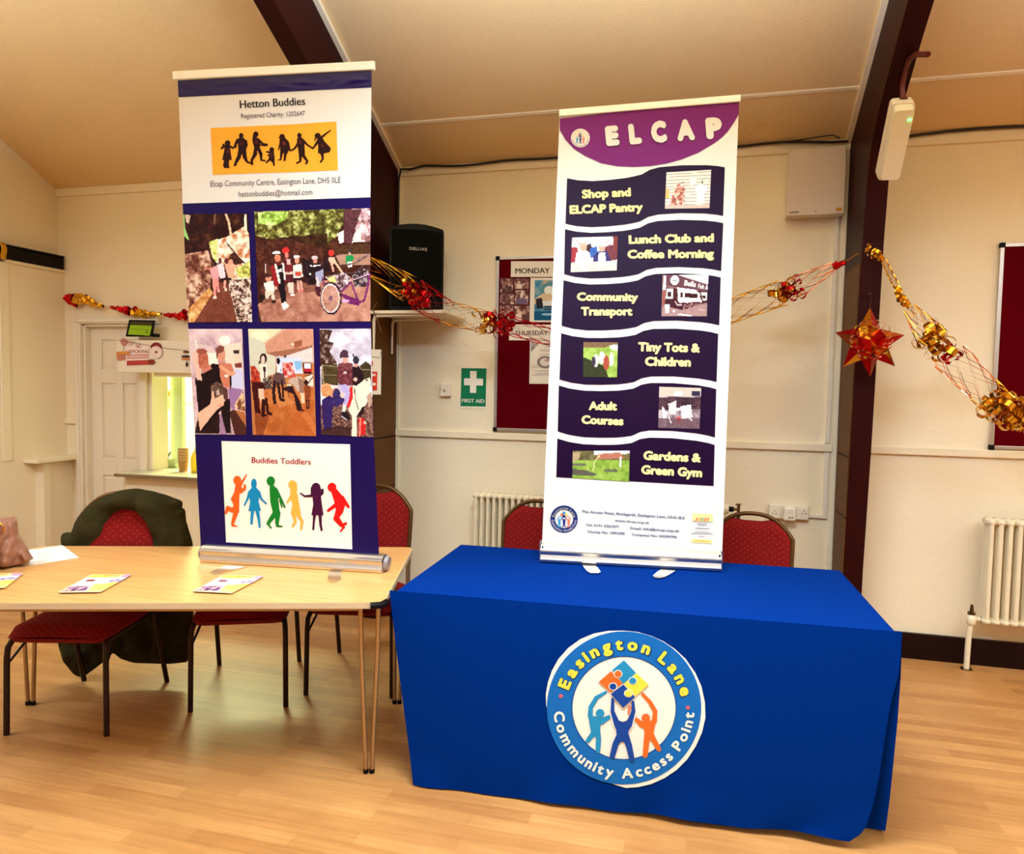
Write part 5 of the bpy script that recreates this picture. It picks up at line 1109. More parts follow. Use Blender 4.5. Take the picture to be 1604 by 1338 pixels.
c.poly([(260, 450), (340, 420), (440, 440), (460, 600), (440, 700), (270, 690), (246, 600)], (96, 40, 44)); c.noise([(110, 50, 54), (70, 24, 30), (140, 80, 80)], 24, [(260, 450), (340, 420), (440, 440), (460, 600), (440, 700), (270, 690), (246, 600)], 55); c.ell(350, 400, 34, 38, (220, 150, 130)); c.poly([(285, 380), (290, 310), (330, 275), (380, 290), (395, 370), (330, 372)], (70, 44, 56)); c.ell(345, 548, 20, 14, (230, 190, 176))
c.ell(480, 400, 36, 50, (46, 36, 50)); c.line([(448, 335), (460, 380)], 18, (46, 34, 44)); c.poly([(430, 480), (510, 460), (570, 560), (560, 640), (480, 700), (430, 690)], (34, 16, 22)); c.ell(478, 462, 24, 22, (200, 140, 120)); c.ell(468, 625, 24, 24, (220, 170, 150))
c.poly([(270, 700), (350, 680), (400, 780), (380, 880), (350, 950), (310, 930), (340, 800), (290, 760)], (176, 160, 200)); c.poly([(310, 930), (352, 925), (340, 1010), (300, 1010)], (230, 214, 196)); c.poly([(290, 1010), (350, 1010), (390, 1060), (410, 1095), (350, 1105), (300, 1080)], (30, 18, 26)); c.line([(300, 1070), (350, 1105)], 10, (230, 226, 230))
c.ell(115, 760, 66, 82, (206, 140, 90)); c.noise([(226, 170, 110), (180, 110, 66)], 20, [(60, 690), (150, 680), (190, 760), (160, 830), (60, 830)], 56); c.poly([(55, 880), (150, 820), (200, 860), (190, 940), (170, 1240), (80, 1260), (60, 1100)], (46, 28, 84)); c.line([(180, 920), (240, 930), (310, 870)], 50, (50, 32, 92)); c.line([(200, 860), (290, 810)], 34, (44, 30, 84)); c.ell(302, 815, 22, 34, (226, 180, 160))
c.poly([(500, 1080), (545, 1070), (585, 1120), (570, 1270), (490, 1290), (495, 1180)], (196, 32, 30)); c.line([(520, 1080), (505, 1290)], 18, (220, 130, 110)); c.ell(570, 1130, 16, 18, (230, 180, 160)); c.poly([(42, 1240), (240, 1180), (410, 1200), (400, 1300), (42, 1300)], (50, 26, 26), .8)
c.grain(8); place_photo(c, (495, 510), 7.43, [(42, 40), (638, 36), (668, 1302), (60, 1270)])

# ---- right banner
t, BD, A, B, U, L, n0, V, N, fc, mb = banner('roller_banner', 'white roller banner with purple wavy bands and yellow headings on the blue table', (846.5, 881), (1129.5, 896), TBZ+.003, -.05,
    [(849, 855), (1131, 872), (1157.5, 160), (876.5, 184)], 0, None, .07, 'R')
mb.c = [(226, 218, 204)]*len(mb.c)
SH = mb.build('vinyl_sheet', M['print'], t)
mb = MB(); base_profile(mb, A, U, L, n0, .085, .08); mb.build('base_cassette', M['alu'], t, bevel=.0015)
for p_, s_ in ((A, -1), (B, 1)):
    mb = MB(); q = p_+U*.002*s_+n0*-.02; mb.hexa([q+U*a*s_+n0*b+V3(0, 0, c_) for c_ in (.002, .09) for a, b in ((0, 0), (.006, 0), (.006, -.05), (0, -.05))]); mb.build('end_cap', M['alu'], t)
    mb = MB(); q = p_-U*.012*s_+n0*.002; mb.hexa([q+U*a*s_+n0*b+V3(0, 0, c_) for c_ in (.068, .076) for a, b in ((0, 0), (.008, 0), (.008, -.004), (0, -.004))]); mb.build('clip', M['black'], t)
toprail(t, BD.p(876, 178, 0), BD.p(1160, 154.5, 0), V, N, .032)
mb = MB(); mb.tube([A+U*L/2-n0*.075+V3(0, 0, .07), BD.p(1017, 168, 0)-N*.02], .009, 10); mb.build('support_pole', M['alu'], t)
foot(t, [(911, 885), (933, 886), (941, 897), (937, 899), (925, 899), (920, 896)], TBZ+.002)
foot(t, [(1036, 892), (1060, 894), (1041, 905), (1034, 906.5), (1026, 906), (1022, 903)], TBZ+.002)
C3 = BD.view((840, 140), 3.936); C4 = BD.view((840, 470), 2.973)
PUR1, PUR2 = (116, 32, 104), (27, 0, 36)
mb = MB()
C3.poly(mb, [(145, 180), (500, 140), (900, 106), (1250, 76), (1250, 150), (1222, 200), (1180, 260), (1145, 296), (1100, 330), (1000, 390), (900, 430), (800, 458), (700, 473), (600, 478), (500, 474), (400, 455), (300, 410), (230, 365), (180, 310), (145, 250)], PUR1, 1.8)
mb.build('purple_dome', M['print'], SH)
mb = MB()
for ch, x0, x1, yb, yt in (('E', 432, 514, 348, 230), ('L', 576, 652, 338, 216), ('C', 712, 808, 328, 200), ('A', 870, 980, 316, 190), ('P', 1050, 1150, 304, 178)):
    mb = MB(); C3.text(mb, ch, (x0-4, yb-1), (x1+4, yb-9), (yb-yt)*.90, (96, 30, 76), 2.6, .10); C3.text(mb, ch, (x0, yb-9), (x1, yb-17), (yb-yt)*.86, WH, 3.4, .085); mb.build('title_letter', M['print'], SH)
# wavy bands
wave_px = [(190, 548), (260, 562), (350, 567), (450, 560), (550, 548), (600, 538), (650, 525), (700, 495), (760, 478), (900, 466), (1050, 466), (1120, 472), (1163, 480)]
wx = [(x-190)/973. for x, y in wave_px]; wy = [(y-(548+(480-548)*(x-190)/973.))/3.936 for x, y in wave_px]
def band(l0, r0, l1, r1, flat=False):
    top = [(l0[0]+(r0[0]-l0[0])*a, l0[1]+(r0[1]-l0[1])*a+b*.95) for a, b in zip(wx, wy)]
    bot = [(l1[0]+(r1[0]-l1[0])*a, l1[1]+(r1[1]-l1[1])*a+(0 if flat else b*.95)) for a, b in zip(wx, wy)]
    mb = MB(); n = len(top)
    vs = [BD.p(*q, 1.8) for q in top+bot]; mb.add(vs, [(i, i+1, n+i+1, n+i) for i in range(n-1)], PUR2); mb.build('purple_band', M['print'], SH)
for a in (((888.3, 279.2), (1135.5, 262), (885.7, 350.4), (1132.7, 338.2)), ((885, 359), (1133, 349.6), (883.7, 429.6), (1129.6, 424.6)), ((882.7, 439), (1129, 434.7), (879.7, 510.4), (1126.6, 509.7)),
          ((879, 522), (1125, 523), (876.3, 594.5), (1122.5, 598.5)), ((875.3, 603.9), (1122, 609.6), (873.6, 675.9), (1119.9, 685.3)), ((873, 687), (1119.5, 697), (871.3, 747.5), (1117.8, 761.3), True)): band(*a)
YL = (248, 220, 140)
def heads(*ls):
    for v, tx, a, b, h in ls: mb = MB(); v.text(mb, tx, a, b, h, YL, 3.6, .055); mb.build('heading_text', M['print'], SH)
heads((C3, 'Shop and', (282, 670), (584, 656), 48), (C3, 'ELCAP Pantry', (206, 766), (658, 748), 48))
heads((C3, 'Lunch Club and', (570, 950), (1096, 938), 48), (C3, 'Coffee Morning', (562, 1040), (1096, 1036), 48))
heads((C3, 'Community', (250, 1300), (628, 1304), 46), (C4, 'Transport', (208, 70), (448, 70), 36))
heads((C4, 'Tiny Tots &', (474, 236), (762, 242), 38), (C4, 'Children', (506, 304), (720, 308), 38))
heads((C4, 'Adult', (244, 510), (376, 512), 36), (C4, 'Courses', (210, 574), (406, 582), 36))
heads((C4, 'Gardens &', (498, 742), (766, 754), 38), (C4, 'Green Gym', (488, 808), (772, 824), 38))
D4 = BD.view((840, 740), 5.0125)
mb = MB(); NV = (56, 62, 110)
D4.text(mb, 'The Access Point, Brickgarth, Easington Lane, DH5 0LE', (356, 316), (1166, 368), 20, NV, 3, .022); mb.build('contact_text', M['print'], SH); mb = MB(); D4.text(mb, 'www.elcap.org.uk', (616, 384), (888, 404), 16, NV, 3, .022)
mb.build('contact_text', M['print'], SH); mb = MB(); D4.text(mb, 'Tel: 0191 5261071', (390, 422), (646, 436), 19, NV, 3, .02); mb.build('contact_text', M['print'], SH); mb = MB(); D4.text(mb, 'Email: info@elcap.org.uk', (738, 446), (1122, 470), 19, NV, 3, .02)
mb.build('contact_text', M['print'], SH); mb = MB(); D4.text(mb, 'Charity No: 1093390', (402, 474), (694, 490), 19, NV, 3, .02); mb.build('contact_text', M['print'], SH); mb = MB(); D4.text(mb, 'Company No: 04299792', (750, 496), (1104, 518), 19, NV, 3, .02)
mb.build('contact_text', M['print'], SH)
def small_logo(v, cx, cy, r, ring, rim, tcol1, tcol2, name='round_logo'):
    mb = MB(); v.ell(mb, cx, cy, r, r*.99, rim, 2.4, 40); v.ring(mb, cx, cy, r*.66, r*.96, ring, 3.0, 40, .99); v.ell(mb, cx, cy, r*.66, r*.65, WH, 3.0, 32)
    v.arctext(mb, 'Easington Lane', (cx, cy), r*.8, 190, 352, r*.2, tcol1, 3.6, .03, wsc=1.1); v.arctext(mb, 'Community Access Point', (cx, cy), r*.83, 176, 4, r*.17, tcol2, 3.6, .03, inward=True, wsc=1.05)
    for dx, cl in ((-.34, (60, 150, 180)), (.34, (220, 120, 80)), (0, (30, 40, 110))):
        v.ell(mb, cx+dx*r, cy+.08*r, r*.09, r*.09, cl, 3.6+(dx == 0)*.4, 10); v.line(mb, [(cx+dx*r, cy+.2*r), (cx+dx*r, cy+.4*r)], [r*.2, r*.14], cl, 3.6+(dx == 0)*.4)
        for s_ in (-1, 1): v.line(mb, [(cx+dx*r, cy+.38*r), (cx+dx*r+s_*r*.1, cy+.58*r)], r*.07, cl, 3.6+(dx == 0)*.4); v.line(mb, [(cx+dx*r, cy+.2*r), (cx+dx*r+s_*r*.14, cy-.02*r), (cx+dx*r*.5+s_*r*.08, cy-.22*r)], r*.06, cl, 3.6)
    for dx, dy, cl in ((0, -.44, (60, 140, 180)), (-.15, -.32, (220, 110, 60)), (.15, -.32, (236, 206, 90)), (0, -.2, (30, 50, 120))): v.poly(mb, [(cx+dx*r, cy+(dy-.14)*r), (cx+(dx+.14)*r, cy+dy*r), (cx+dx*r, cy+(dy+.14)*r), (cx+(dx-.14)*r, cy+dy*r)], cl, 4.2)
    mb.build(name, M['print'], SH)
small_logo(D4, 218, 367, 108, (30, 44, 100), (30, 44, 100), (200, 190, 130), (214, 206, 200))
small_logo(C3, 272, 300, 58, WH, WH, (210, 170, 90), (110, 50, 96))
mb = MB(); D4.poly(mb, [(1226, 322), (1386, 330), (1386, 390), (1226, 384)], (250, 216, 140), 2.4)
for k, cl in enumerate(((220, 100, 60), (230, 140, 60), (90, 150, 120), (220, 90, 70), (230, 110, 60))): D4.line(mb, [(1252+k*22, 380), (1266+k*22, 360)], 9, cl, 3.2)
for y, a, b in ((400, 1264, 1340), (412, 1270, 1336), (436, 1250, 1354), (465, 1244, 1356), (478, 1220, 1382), (500, 1276, 1320)): D4.line(mb, [(a, y), (b, y+3)], 5 if y != 436 else 8, (190, 184, 176), 2.4)
D4.poly(mb, [(1220, 522), (1382, 530), (1380, 560), (1218, 550)], (250, 216, 140), 2.4); D4.line(mb, [(1240, 536), (1360, 544)], 7, (230, 170, 70), 3.2); mb.build('sponsor_block', M['print'], SH)
# photos on the bands
pp_ = lambda v, c, q, nm='photo_print': c.put(nm, [v.p(x, y, 2.8) for x, y in q], M['photo'], SH, BD.N)
c = Canvas(0, 0, 280, 238, 66, (226, 214, 200))
for k in range(12): c.line([(0, 14+k*20), (280, 12+k*20)], 4, (150, 134, 120))
c.poly([(150, 40), (190, 38), (192, 90), (152, 92)], (240, 230, 214)); c.noise([(240, 214, 196), (190, 110, 96), (236, 196, 170), (150, 84, 70)], 16, [(55, 90), (80, 80), (120, 88), (126, 225), (30, 222), (48, 130)], 61, sharp=1.6); c.line([(85, 80), (110, 70)], 5, (90, 70, 60)); c.poly([(186, 96), (220, 86), (258, 98), (256, 140), (242, 136), (240, 200), (200, 196), (200, 140), (186, 140)], (250, 246, 236)); c.line([(228, 60), (230, 86)], 5, (80, 70, 66)); c.poly([(0, 100), (24, 120), (24, 170), (0, 170)], (220, 180, 110)); c.poly([(0, 220), (280, 214), (280, 238), (0, 238)], (200, 176, 160)); c.grain(9)
pp_(C3, c, [(803, 512), (1078, 496), (1068, 732), (793, 736)])
c = Canvas(0, 0, 285, 218, 66, (226, 214, 210)); c.noise([(226, 216, 214), (176, 160, 160), (240, 232, 226)], 40, seed=62); c.poly([(90, 50), (120, 40), (130, 100), (95, 110)], (60, 34, 40)); c.poly([(115, 70), (160, 60), (165, 130), (120, 130)], (50, 90, 160)); c.poly([(0, 60), (40, 64), (44, 150), (0, 160)], (150, 44, 50)); c.poly([(205, 60), (285, 56), (285, 150), (215, 160)], (110, 50, 54)); c.poly([(256, 0), (285, 0), (285, 90), (262, 90)], (120, 50, 40)); c.poly([(30, 96), (90, 80), (116, 100), (120, 158), (26, 160)], (236, 230, 222)); c.ell(74, 62, 22, 24, (216, 160, 130)); c.ell(72, 46, 20, 12, (196, 170, 140)); c.ell(76, 126, 20, 16, (190, 186, 186)); c.poly([(140, 120), (170, 90), (220, 90), (250, 158), (136, 160)], (52, 44, 96)); c.poly([(172, 100), (212, 100), (216, 160), (166, 160)], (216, 216, 230)); c.ell(190, 68, 20, 26, (216, 160, 134)); c.ell(192, 50, 22, 12, (210, 200, 190)); c.poly([(0, 160), (285, 158), (285, 218), (0, 218)], (236, 214, 196)); c.noise([(240, 220, 200), (216, 186, 166)], 30, [(0, 160), (285, 158), (285, 218), (0, 218)], 63); c.grain(10)
pp_(C3, c, [(220, 914), (502, 906), (496, 1116), (212, 1128)])
# minibus picture
c = Canvas(250, 80, 1435, 1135, 74, (140, 104, 96)); c.poly([(280, 80), (640, 80), (1440, 340), (1440, 500), (600, 400), (280, 340)], (96, 54, 62)); c.poly([(650, 80), (1440, 80), (1440, 330)], (232, 226, 210)); c.ell(572, 215, 110, 125, (238, 230, 216)); c.line([(510, 240), (570, 215), (620, 255)], 22, (60, 70, 60)); c.poly([(280, 100), (350, 100), (340, 470), (270, 470)], (224, 206, 200)); c.poly([(268, 470), (340, 470), (330, 860), (262, 860)], (150, 80, 66)); c.poly([(340, 400), (1440, 500), (1440, 800), (340, 900)], (70, 24, 30)); c.poly([(370, 430), (530, 430), (540, 700), (350, 680)], (230, 220, 206)); c.poly([(400, 510), (490, 510), (490, 640), (400, 630)], (60, 16, 24)); c.poly([(640, 400), (1120, 460), (1230, 560), (1300, 780), (1080, 760), (680, 800), (660, 560)], (240, 232, 216)); c.poly([(730, 520), (800, 525), (800, 660), (730, 650)], (60, 10, 16)); c.poly([(850, 535), (1180, 570), (1180, 670), (850, 660)], (56, 8, 14)); c.poly([(1230, 600), (1300, 700), (1240, 700)], (100, 60, 56)); c.poly([(1250, 520), (1420, 520), (1410, 740), (1330, 740)], (236, 226, 210)); c.poly([(1270, 600), (1380, 600), (1380, 680), (1320, 680)], (50, 14, 18)); c.noise([(150, 116, 110), (170, 134, 126)], 60, [(250, 1135), (260, 900), (800, 960), (1440, 820), (1440, 1135)], 64); c.poly([(460, 680), (600, 700), (820, 880), (800, 980), (460, 900)], (58, 16, 26)); c.poly([(340, 690), (460, 690), (460, 830), (330, 830)], (56, 12, 20)); c.poly([(330, 830), (460, 830), (440, 1050), (350, 1050)], (234, 222, 204)); c.poly([(850, 690), (1080, 690), (1020, 850), (900, 800)], (206, 204, 206)); c.noise([(90, 40, 46), (150, 110, 104), (60, 20, 26)], 40, [(820, 830), (960, 780), (1200, 760), (1060, 900), (860, 960)], 65, sharp=1.5); c.line([(600, 760), (660, 850), (770, 845)], 26, (226, 190, 180)); c.ell(570, 1005, 26, 30, (236, 224, 216)); c.line([(700, 1085), (900, 1105), (1030, 1130)], 34, (240, 234, 222)); c.line([(1250, 970), (1380, 990)], 16, (200, 180, 170)); c.grain(8)
E4 = BD.view((1020, 425), 16.04); pp_(E4, c, [(285, 92), (1440, 88), (1395, 1130), (258, 1130)])
mb = MB(); E4.text(mb, 'Bells', (826, 350), (1116, 396), 130, (246, 236, 224), 4, .03); E4.text(mb, 'Fish &', (1172, 420), (1420, 462), 110, (246, 236, 224), 4, .02); mb.build('shop_lettering', M['print'], SH)
c = Canvas(0, 0, 160, 162, 44, (150, 170, 70)); c.noise([(150, 176, 74), (120, 150, 50), (170, 190, 96)], 40, seed=66); c.poly([(0, 0), (160, 0), (160, 22), (0, 26)], (120, 90, 60)); c.poly([(120, 14), (160, 10), (160, 40), (130, 34)], (216, 206, 196)); c.poly([(0, 70), (100, 110), (120, 162), (0, 162)], (50, 54, 24)); c.ell(60, 85, 12, 30, (226, 216, 206)); c.ell(88, 72, 14, 28, (236, 228, 220)); c.ell(108, 95, 14, 34, (160, 70, 50)); c.ell(132, 80, 10, 32, (230, 220, 214)); c.ell(48, 90, 10, 24, (60, 50, 60)); c.grain(10)
pp_(C4, c, [(220, 196), (380, 197), (376, 360), (218, 358)])
c = Canvas(0, 0, 195, 195, 50, (150, 120, 120)); c.noise([(150, 130, 130), (100, 74, 80), (190, 176, 170)], 40, seed=67); c.poly([(0, 0), (195, 0), (195, 40), (0, 46)], (196, 180, 160)); c.poly([(70, 18), (110, 18), (110, 40), (70, 42)], (244, 240, 234)); c.poly([(150, 14), (190, 14), (190, 40), (152, 38)], (50, 40, 60)); c.noise([(50, 26, 36), (90, 60, 66)], 20, [(0, 50), (195, 44), (195, 100), (0, 110)], 68); c.poly([(44, 80), (80, 64), (84, 130), (50, 130)], (214, 200, 190)); c.poly([(100, 90), (150, 80), (160, 140), (110, 150)], (226, 214, 200)); c.poly([(70, 100), (130, 96), (120, 110), (76, 112)], (240, 234, 226)); c.poly([(14, 90), (40, 120), (36, 190), (26, 190)], (226, 220, 214)); c.poly([(84, 140), (104, 140), (104, 170), (84, 170)], (196, 60, 60)); c.poly([(0, 150), (195, 145), (195, 195), (0, 195)], (96, 66, 70), .8); c.line([(120, 110), (160, 160)], 5, (220, 210, 200)); c.line([(40, 120), (60, 170)], 4, (220, 210, 200)); c.grain(10)
pp_(C4, c, [(573, 404), (768, 410), (760, 600), (568, 596)])
c = Canvas(0, 0, 265, 145, 64, (140, 160, 60)); c.noise([(140, 168, 60), (110, 140, 44), (160, 184, 84)], 40, seed=69); c.poly([(0, 0), (265, 0), (265, 44), (0, 50)], (110, 96, 50)); c.noise([(80, 70, 40), (130, 120, 70)], 24, [(0, 0), (100, 0), (100, 48), (0, 50)], 70); c.poly([(100, 0), (265, 0), (265, 14), (100, 20)], (226, 224, 224)); c.poly([(120, 16), (220, 8), (240, 36), (110, 44)], (176, 110, 84)); c.poly([(0, 10), (36, 10), (30, 44), (0, 60)], (180, 150, 110)); c.poly([(0, 96), (60, 100), (120, 120), (90, 130), (0, 128)], (90, 84, 70)); c.poly([(0, 65), (60, 66), (70, 76), (0, 80)], (106, 100, 84)); c.line([(98, 100), (104, 50), (128, 22)], 4, (224, 214, 150)); c.line([(70, 100), (74, 78)], 4, (206, 200, 120)); c.line([(224, 30), (224, 78)], 6, (240, 236, 214)); c.line([(160, 96), (200, 90)], 5, (80, 90, 60)); c.poly([(150, 92), (215, 92), (210, 102), (150, 104)], (96, 96, 70)); c.grain(9)
pp_(C4, c, [(170, 703), (435, 702), (432, 846), (168, 829)])

# ================================================================= CHAIRS
def chair_parts(t):
    def sm(x0, w, y0, y1, z0, z1): return None
    # seat pad: puffed slab, rounded front
    mb = MB()
    def seat(u, v, top):
        x = -.225+.45*u; y = -.29+.45*v
        ex = min(u, 1-u)*2; ey = min(v, 1-v)*2
        k = min(1, ex*5)**.5*min(1, ey*5)**.5 if min(ex, ey) > 0 else 0
        cx_ = 1-(1-k)*.03; x *= cx_
        if v < .12: x *= 1-(.12-v)*.9
        return (x, y, .435+(.045*k if top else -.032*k**.5)+(.006*math.sin(PI*u) if top else 0))
    mb.grid(lambda u, v: seat(u, v, True), 16, 16); mb.grid(lambda u, v: seat(u, 1-v, False), 16, 16); mb.build('seat', M['fabric'], t)
    # backrest pad
    def outline(u):   # u 0..1 around the crown, returns half width profile
        pass
    def zt(x, cap): # crown height at x
        a = abs(x)/.205
        return cap-.135*a**2.6-.0
    def yb(z): return .19+(z-.45)*.20
    mb = MB()
    def pad(u, v, s_):
        x = -.197+.394*u
        z1 = zt(x, .975)-.034*math.exp(-(x/.085)**4)
        z = .56+v*(z1-.56)
        ex = min(u, 1-u)*2; ey = min(v, 1-v)*2
        k = (min(1, ex*6)*min(1, ey*6))**.5
        x *= 1-.06*max(0, .3-v)
        return (x, yb(z)+s_*(.006+.018*k) - .0, z)
    mb.grid(lambda u, v: pad(1-u, v, -1), 20, 20); mb.grid(lambda u, v: pad(u, v, 1), 20, 20); mb.build('backrest', M['fabric'], t)
    mb = MB()
    path = [(-.205, .19, .44), (-.200, yb(.6), .6), (-.205, yb(.8), .80)]
    for k in range(-8, 9):
        x = .205*math.sin(PI/2*k/8.)
        z = zt(x, .982); 
        if abs(k) == 8: z = .845
        path.append((x, yb(z), z))
    path += [(.205, yb(.8), .80), (.200, yb(.6), .6), (.205, .19, .44)]
    mb.tube(path, .0125, 8); mb.tube([(-.2, yb(.555), .555), (.2, yb(.555), .555)], .009, 8); mb.build('back_frame', M['frame'], t)
    for s_ in (-1, 1):
        mb = MB(); mb.tube([(s_*.205, -.235, .415), (s_*.212, -.262, .385), (s_*.214, -.268, .34), (s_*.217, -.275, .0)], .0125, 8); mb.build('leg', M['leg'], t)
        mb = MB(); mb.tube([(s_*.205, .19, .45), (s_*.208, .20, .36), (s_*.213, .31, .0)], .0125, 8); mb.build('leg', M['leg'], t)
        mb = MB(); mb.tube([(s_*.19, -.14, .40), (s_*.214, -.267, .31)], .006, 6); mb.build('brace', M['leg'], t)
    mb = MB(); mb.tube([(-.2, -.22, .405), (.2, -.22, .405)], .009, 6); mb.tube([(-.2, .16, .405), (.2, .16, .405)], .009, 6)
    for s_ in (-1, 1): mb.tube([(s_*.2, -.23, .405), (s_*.2, .19, .405)], .009, 6)
    mb.build('seat_frame', M['leg'], t)
    return t
def copy_tree(o):
    c_ = o.copy(); COL.objects.link(c_)
    for ch in list(o.children):
        d = ch.copy(); COL.objects.link(d); d.parent = c_
    return c_
chair0 = None
GRP = 'red banquet chairs around the tables'
def place_chair(x, y, face, label):
    """face: world direction (dx, dy) the chair looks to"""
    global chair0
    rz = math.atan2(face[1], face[0])+PI/2
    if chair0 is None:
        chair0 = thing('banquet_chair', label, 'chair', (x, y, 0), rz or .0001, GRP); chair_parts(chair0)
        o = chair0
    else: o = copy_tree(chair0)
    o.location = (x, y, 0); o.rotation_euler = (0, 0, rz); o['label'] = label; o['category'] = 'chair'; o['group'] = GRP
    return o
place_chair(-2.755, 2.765, (.155, -.56), 'red banquet chair with a dark olive coat thrown over its back')
place_chair(-2.20, 3.20, (.24, -.53), 'red banquet chair pushed under the beech table behind the photo banner')
place_chair(-1.712, 3.50, (.12, -.56), 'red banquet chair between the beech table and the blue table')
for (px_c, sg, dr, lb) in ((790, 1, (.05, -1), 'red banquet chair behind the blue table, left of the purple and white banner'), (1237, -1, (-.08, -1), 'red banquet chair behind the blue table, right of the purple and white banner')):
    c_ = place_chair(onY((px_c, 850), 4.05)[0]+sg*.212, 3.8, dr, lb); c_.scale = (1, 1, .915)

# ================================================================= COAT on the first chair
def inflate(name, b, poly, m, parent, thick, noise=.02, seed=1, n=46, mid=0., hole=None, nscale=6., edge=.12, fn=None):
    """solid cushion-like body bounded by an outline drawn on plane b"""
    xs = [p[0] for p in poly]; ys = [p[1] for p in poly]
    x0, x1, y0, y1 = min(xs), max(xs), min(ys), max(ys)
    nx = n; ny = max(4, int(n*(y1-y0)/(x1-x0)))
    def dist(px, py, pg):
        d = 1e9; ins = False
        for i in range(len(pg)):
            ax_, ay = pg[i]; bx, by = pg[(i+1) % len(pg)]
            if (ay > py) != (by > py) and px < (bx-ax_)*(py-ay)/(by-ay)+ax_: ins = not ins
            dx, dy = bx-ax_, by-ay; L_ = dx*dx+dy*dy or 1; s_ = max(0, min(1, ((px-ax_)*dx+(py-ay)*dy)/L_))
            qx, qy = ax_+s_*dx-px, ay+s_*dy-py; dd_ = qx*qx+qy*qy
            if dd_ < d: d = dd_; near = (px+qx, py+qy)
        return (math.sqrt(d) if ins else -math.sqrt(d)), near
    from mathutils import noise as mn
    hx, hy = (x1-x0)/nx, (y1-y0)/ny; cell = max(hx, hy)
    V_ = {}; mb = MB(); vs = []; fs = []
    scale = max(x1-x0, y1-y0)
    def vert(i, j):
        if (i, j) in V_: return V_[(i, j)]
        px, py = x0+i*hx, y0+j*hy
        d, q = dist(px, py, poly)
        if hole:
            d2, q2_ = dist(px, py, hole)
            if -d2 < d or d < 0 and False: 
                if -d2 < d: d, q = -d2, q2_
        if d < cell*.75 : px, py = q; d = 0
        k = min(1, d/(edge*scale)); w = math.sqrt(max(0, 1-(1-k)**2))
        nz = mn.noise(Vector((px/scale*nscale, py/scale*nscale*.6, seed)))+.5*mn.noise(Vector((px/scale*nscale*2.3, py/scale*nscale*1.6, seed+7)))
        base = b.p(px, py, 0); off = (fn(px, py) if fn else 0.)
        f_ = base+b.N*(mid+off+thick/2*w+noise*nz*w); g_ = base+b.N*(mid+off-thick/2*w)
        vs.append(f_); vs.append(g_); V_[(i, j)] = (len(vs)-2, len(vs)-1, d); return V_[(i, j)]
    cells = set()
    for i in range(nx):
        for j in range(ny):
            cx_, cy_ = x0+(i+.5)*hx, y0+(j+.5)*hy
            if dist(cx_, cy_, poly)[0] > 0 and not (hole and dist(cx_, cy_, hole)[0] > 0): cells.add((i, j))
    for i, j in cells:
        a, b_, c_, d_ = vert(i, j), vert(i+1, j), vert(i+1, j+1), vert(i, j+1)
        fs.append((a[0], d_[0], c_[0], b_[0])); fs.append((a[1], b_[1], c_[1], d_[1]))
        for (p, q, nb) in ((a, b_, (i, j-1)), (b_, c_, (i+1, j)), (c_, d_, (i, j+1)), (d_, a, (i-1, j))):
            if nb not in cells: fs.append((p[0], q[0], q[1], p[1]))
    mb.add(vs, fs, smooth=True)
    o = mb.build(name, m, parent, sub=1)
    return o
cN = V3(.155, -.56, 0); cN /= np.linalg.norm(cN)
cO = V3(-2.755, 2.765, 0)-cN*.235     # plane of the chair back
t = thing('coat', 'dark olive fleece coat draped over the leftmost red chair', 'coat', cO)
CPn = Board(cO, cN).view((0, 740), 3.042); CPn.step = .001
# upper roll of cloth around the chair crown, with the red back showing through
up = [(282, 330), (280, 300), (300, 288), (330, 290), (345, 240), (400, 170), (470, 125), (560, 88), (640, 78), (720, 92), (790, 112), (862, 140), (866, 155), (850, 168), (874, 178), (880, 240), (905, 320), (912, 350), (900, 420), (280, 420)]
op = [(488, 420), (494, 330), (500, 250), (530, 198), (580, 178), (640, 190), (690, 240), (716, 310), (722, 420)]
inflate('coat_body', CPn, up, M['coat'], t, .13, .055, 3, 50, -.02, hole=op, nscale=5, edge=.16)
# long back panel hanging behind the seat, down to the floor
lo = [(300, 400), (900, 400), (925, 620), (915, 800), (895, 905), (800, 915), (640, 910), (575, 890), (540, 860), (500, 900), (420, 960), (400, 975), (385, 978), (350, 965), (300, 900), (275, 820), (262, 700), (285, 500)]
cO2 = cO-cN*.08
CPm = Board(cO2, cN).view((0, 740), 3.042); CPm.step = .001
inflate('coat_tail', CPm, lo, M['coat'], t, .05, .045, 9, 40, 0., nscale=9, edge=.06)

# ================================================================= THINGS ON THE LEFT TABLE
TZ = TLZ+.0005
hp = onZ((22, 888), TZ); hN = V3(CAM[0]-hp[0], CAM[1]-hp[1], 0); hN /= np.linalg.norm(hN)
HBd = Board(hp, hN).view((0, 780), 7.29); HBd.step = .001
t = thing('handbag', 'dusty brown leather handbag at the left edge of the beech table', 'bag', hp)
inflate('bag_body', HBd, [(-520, 260), (-300, 240), (-100, 262), (0, 268), (90, 255), (180, 238), (205, 330), (215, 440), (250, 500), (310, 600), (360, 690), (388, 730), (330, 765), (230, 808), (110, 826), (0, 832), (-200, 830), (-420, 826), (-560, 700), (-560, 450)], M['bag'], t, .15, .035, 5, 44, -.02, nscale=7, edge=.14)
inflate('flap', HBd, [(-520, 250), (-100, 250), (60, 262), (110, 300), (115, 400), (60, 480), (0, 560), (-80, 600), (-300, 640), (-520, 560)], M['bag'], t, .04, .01, 6, 24, .065, nscale=6, edge=.1)
mb = MB(); q = [HBd.p(x, y, 95) for x, y in ((32, 352), (52, 352), (52, 422), (32, 422))]; mb.prism(q, HBd.N*.012); mb.build('clasp', M['gold'], t, bevel=.002)
mb = MB(); mb.tube([HBd.p(-60, 330, 95), HBd.p(-10, 318, 100), HBd.p(30, 330, 95)], .005, 6); mb.build('gold_ring', M['gold'], t)

